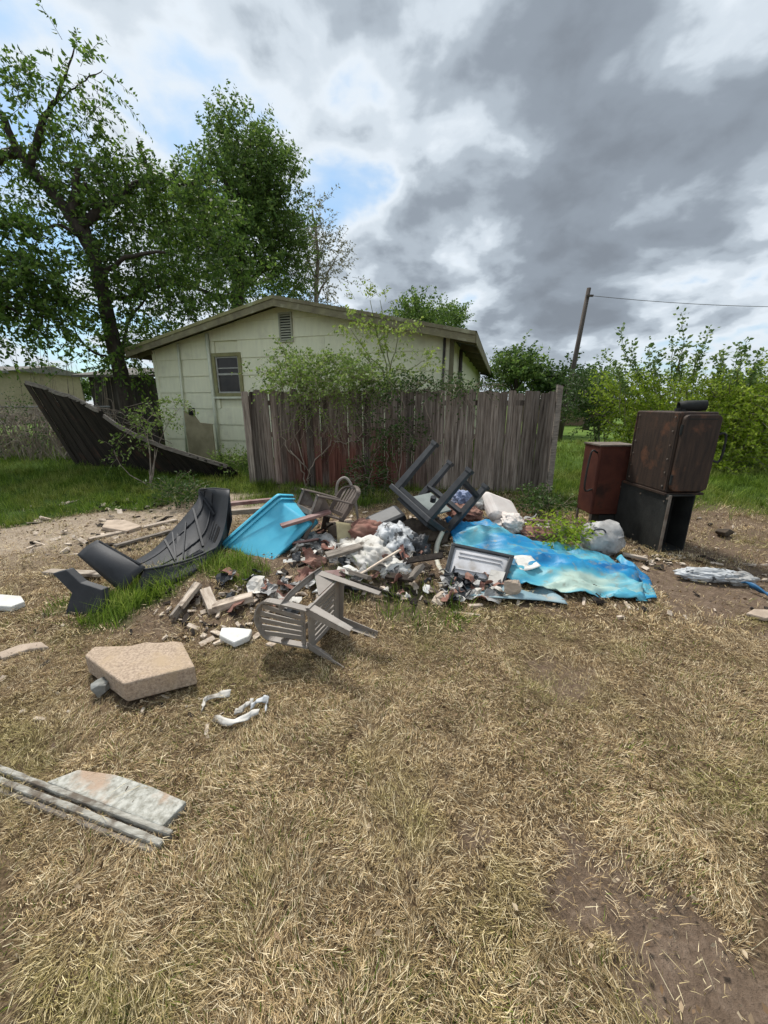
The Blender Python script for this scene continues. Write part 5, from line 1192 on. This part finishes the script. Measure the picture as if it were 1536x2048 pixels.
def rubble():
    rng = random.Random(44); random.seed(44)
    for px, py, ang, L, tl, mm, lab in (
            (655, 1165, 5, .30, .05, 'red_pipe', 'maroon board lying just under the near chair arm'), (612, 1098, 12, .26, .1, 'red_pipe', 'short maroon board between the fan box and the bin'), (760, 1150, 35, .42, .3, 'pale_wood', 'pale broken board slanting over the white pillow'),
            (690, 1120, 20, .34, .15, 'grey_wood', 'grey board poking from the left of the white sheet'), (800, 1172, -30, .26, .1, 'dark_board', 'charred board in front of the pillow'), (845, 1140, -12, .34, .25, 'dark_board', 'blackened board running under the pool rim'),
            (640, 1078, 40, .30, .2, 'dark_board', 'dark board standing behind the fan box'), (720, 1165, -40, .22, .05, 'grey_wood', 'small grey board below the white sheet'), (830, 1168, 60, .20, .2, 'grey_wood', 'grey splinter upright by the pool rim'),
            (675, 1068, -15, .40, .2, 'grey_wood', 'long grey board behind the cardboard'), (905, 1050, 10, .40, .35, 'dark_board', 'dark lath jammed below the table legs'), (760, 1060, 80, .28, .4, 'pale_wood', 'pale lath upright behind the sack')):
        p = G(px, py); a = R(ang); d = V((math.cos(a) * L / 2, math.sin(a) * L / 2, L / 2 * tl)); c = p + V((0, 0, .06 + .2 * tl)); plank(lab, c - d, c + d, rng.uniform(.05, .11), rng.uniform(.015, .035), mm, 'broken_board', 'broken boards in mid-heap', rng.uniform(-35, 35))
    for k, (px, py, r, mm, lab) in enumerate(((640, 1185, .06, 'white_foam', 'white plaster chunk behind the near chair back'), (700, 1150, .075, 'white_foam', 'big white plaster chunk under the white sheet'), (855, 1185, .06, 'white_foam', 'white plaster chunk in front of the pool rim'), (770, 1190, .045, 'cloth_white', 'grey-white plaster chunk by the charred board'),
            (880, 1200, .05, 'tan_stone', 'tan stone chunk just left of the pool front'), (945, 1165, .06, 'tan_stone', 'tan stone resting on the front of the black frame'), (605, 1190, .05, 'tan_stone', 'tan stone below the fan box'), (560, 1205, .05, 'white_foam', 'white plaster chunk right of the split plank'), (815, 1195, .035, 'white_foam', 'small white chip beyond the charred stick'))):
        o = rock('plaster_chunk', lab, 'plaster chunk', px, py, (r * rng.uniform(.9, 1.7), r, r * rng.uniform(.5, .8)), mm, 300 + k, .2, 11); o['group'] = 'plaster chunks in the heap'; o.rotation_euler = (rng.uniform(-.4, .4), rng.uniform(-.4, .4), rng.uniform(0, 6))
    for nm, px, py, Y, w, h, rz, rx, mm, lab in (('cardboard_sheet', 705, 1068, 3.75, .34, .26, 20, 48, 'tan_board', 'brown cardboard flap standing behind the white sheet'), ('plastic_sheet', 665, 1092, 3.6, .30, .20, -25, 30, 'grey_panel', 'grey plastic sheet leaning left of the white sheet'), ('plaster_sheet', 868, 1068, 3.85, .30, .24, 35, 60, 'cloth_white', 'dirty white board under the table legs'), ('plastic_sheet', 742, 1078, 3.8, .26, .20, 10, 70, 'black_plastic', 'black plastic sheet standing between cushion and sack'), ('carpet_scrap', 815, 1135, 3.3, .24, .16, -15, 35, 'rug', 'rust-brown carpet scrap right of the pillow')):
        o = MB().grid(lambda u, v: V(((u - .5) * w, (v - .5) * h, .02 * math.sin(u * 5 + v * 2) + .015 * (fbm(u * 4, v * 4, s=int(px)) - .5))), 10, 8).build(nm, M_[mm], None, smooth=True, solid=.008); o.location = at(px, py, Y); o.rotation_euler = (R(rx), R(rng.uniform(-20, 20)), R(rz)); tag(o, lab, 'scrap')
rubble()

# slabs, foam and stones in the foreground
def extrude(name, label, cat, pts, h, m, bevel=.008, group=None, lift=0.0, tilt=None, jag=0):
    c = sum(pts, V()) / len(pts); n = len(pts)
    lo = [V((p.x - c.x, p.y - c.y, lift + (tilt(p) if tilt else 0))) for p in pts]; hi = [V((p.x, p.y, p.z + h)) for p in lo]
    mb = MB().add(lo + hi, [tuple(range(n))[::-1], tuple(range(n, 2 * n))] + [(i, (i + 1) % n, n + (i + 1) % n, n + i) for i in range(n)])
    o = mb.build(name, M_[m], None, bevel=bevel); o.location = (c.x, c.y, hz(c.x, c.y)); return tag(o, label, cat, group)
P = [G(x, y) for x, y in ((238, 1402), (398, 1350), (378, 1318), (360, 1306), (335, 1322), (300, 1318), (268, 1325), (205, 1330), (172, 1345))]
P = [at(245, 1372, 1.75), at(395, 1326, 1.97), at(380, 1300, 2.10), at(368, 1284, 2.18), at(330, 1287, 2.17), at(300, 1278, 2.2), at(262, 1288, 2.16), at(240, 1284, 2.17), at(200, 1290, 2.14), at(170, 1318, 2.0)]
# block top at the height those points have: solve on a plane 0.17 m above the ground
def onz(px, py, z): 
    p = gz(px, py, z); return p
ZT = .135
P = [onz(x, y, ZT) for x, y in ((246, 1366), (390, 1331), (374, 1302), (364, 1282), (345, 1280), (318, 1283), (290, 1282), (262, 1289), (188, 1291), (168, 1309))]
cb = extrude('concrete_block', 'thick tan concrete paver with broken back edge in the foreground', 'concrete block', P, .12, 'concrete', .01, lift=.012, tilt=lambda p: 0)
q = cb.modifiers.new('grain', 'SUBSURF'); q.subdivision_type = 'SIMPLE'; q.levels = q.render_levels = 4
tx = bpy.data.textures.new('grain', 'CLOUDS'); tx.noise_scale = .035; d = cb.modifiers.new('rough', 'DISPLACE'); d.texture = tx; d.strength = .0035; d.mid_level = .5; d.texture_coords = 'LOCAL'
rock('grey_rock', 'small grey rock propping the concrete paver', 'rock', 205, 1388, (.055, .05, .06), 'grey_stone', 41, .2)
extrude('foam_piece', 'flat white foam piece touching the near chair', 'foam', [G(x, y) for x, y in ((440, 1285), (470, 1300), (500, 1288), (506, 1272), (470, 1268), (445, 1270))], .045, 'white_foam', .01, tilt=lambda p: .012)
extrude('foam_piece', 'white foam chunk at the left edge below the track', 'foam', [G(x, y) for x, y in ((-15, 1222), (25, 1224), (52, 1212), (45, 1202), (0, 1200))], .05, 'white_foam', .01)
extrude('stone_flag', 'pale flat stone on the track above the bumper', 'stone', [G(x, y) for x, y in ((205, 1062), (255, 1068), (285, 1058), (250, 1046), (215, 1047))], .05, 'tan_stone', .01)
extrude('flat_stone', 'flat brown stone half sunk at the left edge', 'stone', [G(x, y) for x, y in ((5, 1322), (60, 1305), (100, 1300), (85, 1290), (40, 1296), (-5, 1312))], .03, 'tan_stone', .01)
extrude('flat_stone', 'flat stone at the right edge on the dirt', 'stone', [G(x, y) for x, y in ((1490, 1235), (1530, 1245), (1560, 1235), (1550, 1222), (1505, 1224))], .03, 'tan_stone', .008)
# half-buried slab with a moulded edge
def edging():
    t = thing('buried_slab', 'half-buried grey slab with grooved stone edge at lower left', 'slab', G(200, 1610)); z = .035; M_['edge'] = mat('weathered_edge', (.50, .48, .42), (.27, .25, .21), 9, .95, .7, 50, stretch=(2, 9, 9), c3=(.16, .13, .10), s3=9, t3=(.5, .66))
    a, b = onz(-60, 1520, z), onz(330, 1668, z); u = (b - a).normalized(); w = V((-u.y, u.x, 0)); L = (b - a).length
    def strip(o0, o1, z0, z1, name, m, x0=0, x1=None):
        x1 = L if x1 is None else x1
        vs = [a + u * x + w * o + V((0, 0, zz - a.z)) for zz in (z0, z1) for o in (o0, o1) for x in (x0, x1)]
        return MB().add(vs, [(0, 2, 3, 1), (4, 5, 7, 6), (0, 1, 5, 4), (2, 6, 7, 3), (0, 4, 6, 2), (1, 3, 7, 5)]).build(name, M_[m], t, world=True, bevel=.006)
    strip(-.050, -.030, -.06, .006, 'lower_step', 'grey_wood', .0, L - .02)
    strip(-.029, -.004, -.06, .020, 'edge_moulding', 'edge', .0, L)
    strip(-.003, .006, -.06, .008, 'groove', 'clod', .04, L - .005)
    strip(.007, .030, -.06, .024, 'inner_moulding', 'edge', .06, L + .01)
    for o in t.children:
        q = o.modifiers.new('fine', 'SUBSURF'); q.subdivision_type = 'SIMPLE'; q.levels = q.render_levels = 5
        tx = bpy.data.textures.new('wear', 'CLOUDS'); tx.noise_scale = .05; d = o.modifiers.new('wear', 'DISPLACE'); d.texture = tx; d.strength = .010; d.mid_level = .55; d.texture_coords = 'LOCAL'
    pts = [onz(x, y, z) for x, y in ((85, 1565), (318, 1655), (368, 1605), (300, 1575), (225, 1550), (150, 1540))]
    c = V(t.location); n = len(pts)
    m = MB().add([V((p.x, p.y, -.05)) + w * .012 for p in pts] + [V((p.x, p.y, .026)) + w * .012 for p in pts], [tuple(range(n))[::-1], tuple(range(n, 2 * n))] + [(i, (i + 1) % n, n + (i + 1) % n, n + i) for i in range(n)])
    m.build('slab_top', mat('lichen_slab', (.48, .47, .42), (.25, .24, .20), 34, .95, .7, 90, c3=(.40, .29, .21), s3=5, t3=(.5, .66), contrast=(.4, .62)), t, world=True, bevel=.006)
edging()
def ring():
    t = thing('torn_ring', 'torn ring of dirty white plastic lying in the grass', 'ring', G(470, 1420))
    segs = [[(405, 1420), (408, 1405), (428, 1392), (458, 1390)], [(425, 1442), (455, 1446), (490, 1436), (515, 1428)], [(500, 1420), (520, 1400), (534, 1402), (530, 1425)], [(470, 1425), (490, 1415), (505, 1405)]]
    for i, sg in enumerate(segs):
        pts = spline([G(x, y, .02) for x, y in sg], 6); m = MB().grid(lambda u, v, P=pts: P[min(int(round(u * (len(P) - 1))), len(P) - 1)] + V((.006 * math.sin(u * 20), .03 * (v - .5) + .010 * math.sin(u * 7 + i), .014 * v + .006 * math.sin(u * 11 + i * 2 + v * 4))), len(pts) - 1, 3)
        m.build('fragment', M_['cloth_white'] if i != 2 else M_['sack'], t, world=True, smooth=True, solid=.004)
ring()

# ------------------------------------------------------------------ scattered crumbs of rubbish
def crumbs():
    rng = random.Random(9); m1, m2 = MB(), MB()
    def area(n, x0, x1, y0, y1, s0, s1):
        for _ in range(n):
            p = G(rng.uniform(x0, x1), rng.uniform(y0, y1)); s = rng.uniform(s0, s1)
            M3 = Euler((rng.uniform(-.6, .6), rng.uniform(-.6, .6), rng.uniform(0, 6))).to_matrix()
            (m1 if rng.random() < .6 else m2).box(p + V((0, 0, s * .15)), (s * rng.uniform(.8, 2.6), s * rng.uniform(.4, 1), s * rng.uniform(.15, .5)), M3)
    area(150, 60, 460, 1000, 1110, .02, .07); area(120, 330, 560, 1170, 1290, .012, .05); area(170, 560, 900, 1020, 1210, .015, .06); area(80, 850, 1330, 1060, 1215, .015, .06); area(60, 1230, 1536, 1020, 1240, .012, .05); area(60, 0, 500, 1200, 1480, .008, .03)
    area(60, 1290, 1370, 1110, 1130, .012, .035)
    for m, mm, lab in ((m1, 'pale_wood', 'small pale wood and plaster scraps scattered round the heap'), (m2, 'dark_board', 'small dark scraps of bark and rubbish round the heap')):
        o = m.build('debris', M_[mm], None); tag(o, lab, 'debris', kind='stuff')
crumbs()
def film():
    rng = random.Random(19)
    for mm, lab in (('cloth_white', 'torn bits of white film and paper through the heap'), ('black_plastic', 'torn black film and rubber bits through the heap'), ('rug', 'rust-brown cloth and bark scraps through the heap'), ('silver', 'grey film scraps through the heap')):
        m = MB()
        for _ in range(46):
            x0, x1, y0, y1 = rng.choice(((590, 880, 1050, 1195), (590, 880, 1050, 1195), (430, 600, 1140, 1240), (860, 1120, 1040, 1090), (880, 1010, 1150, 1205)))
            p = G(rng.uniform(x0, x1), rng.uniform(y0, y1)); sz = rng.uniform(.05, .17); E = Euler((rng.uniform(-.7, .7), rng.uniform(-.7, .7), rng.uniform(0, 6))).to_matrix(); a, b, c = rng.uniform(3, 7), rng.uniform(3, 7), rng.uniform(0, 6); asp = rng.uniform(.35, 1)
            m.grid(lambda u, v: p + V((0, 0, .02 + sz * .22)) + E @ V(((u - .5) * sz * (1 + .3 * math.sin(v * a)), (v - .5) * sz * asp, sz * .18 * math.sin(u * a + c) * math.cos(v * b))), 4, 4)
        tag(m.build('debris', M_[mm], None, smooth=False, solid=.003), lab, 'debris', kind='stuff')
film()

# ------------------------------------------------------------------ grass
def blade_field(name, label, x, y, h, lean, width, m, rng, curl=.5, flat=0.0, grow=0.0, cat='grass'):
    """one mesh of bent tapering blades rooted at (x, y); flat: share that lies down"""
    n = len(x); b = np.stack([x, y, height(x, y) - .004], 1); k = 1 + grow * y
    az = np.where(rng.random(n) < .3, rng.random(n) * 2 * np.pi, fbm(x * 3.1, y * 3.1, s=140, o=2) * 14 + rng.normal(0, .55, n)); le = np.abs(rng.normal(0, lean, n)); fl = rng.random(n) < flat; le = np.where(fl, rng.uniform(1.2, 1.55, n), np.minimum(le, 1.4)); b[:, 2] += np.where(fl, rng.uniform(.004, .03, n), 0)
    H = (h[0] + (h[1] - h[0]) * rng.random(n) ** 1.6) * k; d = np.stack([np.sin(le) * np.cos(az), np.sin(le) * np.sin(az), np.cos(le)], 1)
    hor = np.stack([np.cos(az), np.sin(az), -.4 * np.ones(n)], 1)
    s = np.stack([-np.sin(az), np.cos(az), rng.normal(0, .25, n)], 1); w = width * rng.uniform(.5, 1.3, n) * k
    cv = (curl * rng.random(n) * np.where(fl, .25, 1))[:, None]
    mid = b + d * (H * .5)[:, None] + hor * cv * (H * .12)[:, None]; t = b + d * H[:, None] + hor * cv * (H * .5)[:, None]
    t[:, 2] = np.maximum(t[:, 2], b[:, 2] + .004)
    v = np.stack([b - s * w[:, None] / 2, b + s * w[:, None] / 2, mid - s * w[:, None] * .42, mid + s * w[:, None] * .42, t], 1).reshape(-1, 3)
    q = np.arange(n)[:, None] * 5
    tr = np.concatenate([q + np.array([0, 1, 3]), q + np.array([0, 3, 2]), q + np.array([2, 3, 4])], 1).reshape(-1, 3)
    o = link_mesh(name, np_mesh(name, v, tr), m); return tag(o, label, cat, kind='stuff')
def grass_mat(name, stops, alt, ascale, trans=.2, thr=(.45, .62)):
    m, t, b = new_mat(name); g = t.add('ShaderNodeNewGeometry'); 
    col = t.ramp(g.outputs['Random Per Island'], stops); c2 = t.ramp(g.outputs['Random Per Island'], alt)
    f = t.smooth(t.noise(g.outputs['Position'], ascale, 5, .6), *thr)
    col = t.mix(f, col, c2)
    hs = t.n.new('ShaderNodeHueSaturation'); t.set(hs.inputs['Color'], col); t.set(hs.inputs['Value'], t.math('MULTIPLY_ADD', t.noise(g.outputs['Position'], 5.0, 4, .65), 1.5, .25))
    t.set(b.inputs['Base Color'], hs.outputs[0]); b.inputs['Roughness'].default_value = .75; b.inputs['Specular IOR Level'].default_value = .2
    tr = t.add('ShaderNodeBsdfTranslucent'); t.set(tr.inputs[0], hs.outputs[0]); mx = t.add('ShaderNodeMixShader'); mx.inputs[0].default_value = trans
    t.set(mx.inputs[1], b.outputs[0]); t.set(mx.inputs[2], tr.outputs[0]); t.set(m.node_tree.nodes['Material Output'].inputs[0], mx.outputs[0]); return m
GM_DRY = grass_mat('dry_grass', [(0, (.08, .048, .022)), (.3, (.29, .195, .094)), (.65, (.58, .43, .23)), (1, (.86, .73, .50))], [(0, (.08, .068, .022)), (.4, (.24, .20, .07)), (.75, (.45, .36, .165)), (1, (.72, .61, .36))], 1.3, .15, (.47, .64))
GM_STRAW = grass_mat('straw', [(0, (.36, .28, .16)), (.5, (.55, .45, .27)), (1, (.74, .65, .45))], [(0, (.32, .26, .14)), (.5, (.5, .42, .25)), (1, (.68, .6, .4))], .9, .15)
GM_GREEN = grass_mat('green_grass', [(0, (.045, .085, .008)), (.5, (.105, .18, .018)), (1, (.20, .28, .04))], [(0, (.08, .12, .015)), (.5, (.175, .225, .032)), (1, (.32, .33, .10))], 1.0, .35)
GM_WEED = grass_mat('weed_blades', [(0, (.06, .11, .01)), (.5, (.13, .22, .02)), (1, (.25, .34, .05))], [(0, (.09, .14, .015)), (.5, (.19, .26, .03)), (1, (.34, .36, .10))], 1.5, .4)
def sample(n, y0, y1, rng, p=1.0, margin=.5):
    y = y0 + (y1 - y0) * rng.random(n) ** p; x = (rng.random(n) * 2 - 1) * (y * 1.12 + margin); return x, y
def footprint(x, y):
    """keep blades out of the slab, the paver and other flat things"""
    k = np.ones_like(x, bool)
    for poly in ([(60, 1560), (110, 1562), (170, 1556), (240, 1560), (310, 1585), (350, 1606), (325, 1662), (200, 1618)], [(242, 1400), (394, 1360), (362, 1300), (205, 1310), (172, 1340)]):
        P = [gz(a, b, .04) for a, b in poly]; ins = np.zeros_like(x, bool); j = len(P) - 1
        for i in range(len(P)):
            xi, yi, xj, yj = P[i].x, P[i].y, P[j].x, P[j].y
            c = ((yi > y) != (yj > y)) & (x < (xj - xi) * (y - yi) / (yj - yi + 1e-12) + xi); ins ^= c; j = i
        k &= ~ins
    return k
def clumps(n, y0, y1, per, spread, rng, p=1.0, margin=.5):
    x, y = sample(n // per, y0, y1, rng, p, margin); x = np.repeat(x, per); y = np.repeat(y, per); sg = spread * np.repeat(rng.uniform(.5, 1.5, n // per), per)
    return x + rng.normal(size=len(x)) * sg, y + rng.normal(size=len(x)) * sg
def build_grass():
    rng = np.random.default_rng(100)
    def dry_keep(x, y):
        g, d, p = masks(x, y); return (rng.random(len(x)) < np.clip(1 - 1.03 * d - .85 * p - 1.1 * g, .02, 1)) & footprint(x, y)
    def cat2(*a): return np.concatenate([q[0] for q in a]), np.concatenate([q[1] for q in a])
    x, y = cat2(clumps(240000, .38, 2.3, 34, .018, rng, 1.0, .25), sample(110000, .38, 2.3, rng, 1.0, .25)); k = dry_keep(x, y)
    blade_field('dry_grass', 'short dry straw-coloured lawn in the near foreground', x[k], y[k], (.008, .045), .68, .0016, GM_DRY, rng, 1.1, .25)
    x, y = cat2(clumps(160000, 2.3, 6.8, 26, .028, rng), sample(70000, 2.3, 6.8, rng)); k = dry_keep(x, y)
    blade_field('dry_lawn', 'dry lawn round the rubbish heap', x[k], y[k], (.012, .05), .65, .0028, GM_DRY, rng, .9, .30, grow=.10)
    x, y = sample(3200, .4, 5, rng, 1.1); k = dry_keep(x, y)
    blade_field('straw_stalks', 'longer pale straws lying on the dry lawn', x[k], y[k], (.03, .11), 1.0, .0017, GM_STRAW, rng, .6, .75, grow=.06)
    x, y = cat2(clumps(150000, 2.3, 8, 22, .05, rng, 1.0, 1.0), clumps(90000, 6.5, 14, 20, .09, rng, 1.0, 1.0)); g, d, p = masks(x, y)
    k = (rng.random(len(x)) < g) & ~((y > 9.3) & (x > -6) & (x < 2.4))
    blade_field('green_grass', 'rough green grass along the fences and on the far lawn', x[k], y[k], (.04, .15), .5, .0055, GM_GREEN, rng, .9, 0, grow=.05)
    x, y = sample(48000, .4, 4.5, rng, 1.2); g, d, p = masks(x, y); nz = fbm(x * 1.6, y * 1.6, s=90, o=3)
    k = (rng.random(len(x)) < np.clip((nz - .42) * 6, 0, .95) * (1 - d)) & footprint(x, y)
    blade_field('green_sprouts', 'sparse green blades growing through the dry lawn', x[k], y[k], (.015, .055), .7, .0022, GM_WEED, rng, .9)
    x, y = sample(24000, .5, 6.5, rng, 1.1); g, d, p = masks(x, y); k = rng.random(len(x)) < np.clip(.03 * d + .7 * p, 0, 1) * (1 - g)
    blade_field('loose_straw', 'loose straw strewn over the bare track', x[k], y[k], (.02, .09), 1.2, .0022, GM_STRAW, rng, .5, 1.0, grow=.10)
build_grass()
def tall_weeds():
    rng = np.random.default_rng(55); X, Y = [], []
    for (p, r, w), (px, py, _, _) in zip(_W, WEEDS):
        if p.y > 4.6 or w < .5: continue
        n = int(7500 * r * r * w); a = rng.random(n) * 6.283; q = r * .9 * np.sqrt(rng.random(n)); X.append(p.x + q * np.cos(a)); Y.append(p.y + q * np.sin(a))
    blade_field('tall_weeds', 'taller bright grass growing round the bumper and the bin', np.concatenate(X), np.concatenate(Y), (.05, .22), .5, .0055, GM_WEED, rng, 1.0)
tall_weeds()
def fallen_leaves():
    rng = np.random.default_rng(66); x, y = sample(5200, .45, 6, rng, 1.1); g, d, p = masks(x, y); k = rng.random(len(x)) < (.5 + .5 * np.maximum(d, p)) * (1 - .8 * g); x, y = x[k], y[k]
    P = np.stack([x, y, height(x, y) + rng.uniform(.008, .03, len(x))], 1); D = rng.normal(size=(len(x), 3)) * np.array([1, 1, .25]); v, tr = leaf_geo(P, D, rng.uniform(.010, .028, len(x)) * (1 + .1 * y), .6, rng)
    tag(link_mesh('fallen_leaves', np_mesh('fallen_leaves', v, tr), leaf_mat('dead_leaf', (.06, .035, .02), (.22, .14, .075), (.5, .40, .27), .1, .3, 3)), 'small dead leaves scattered over the lawn and soil', 'leaves', kind='stuff')
fallen_leaves()
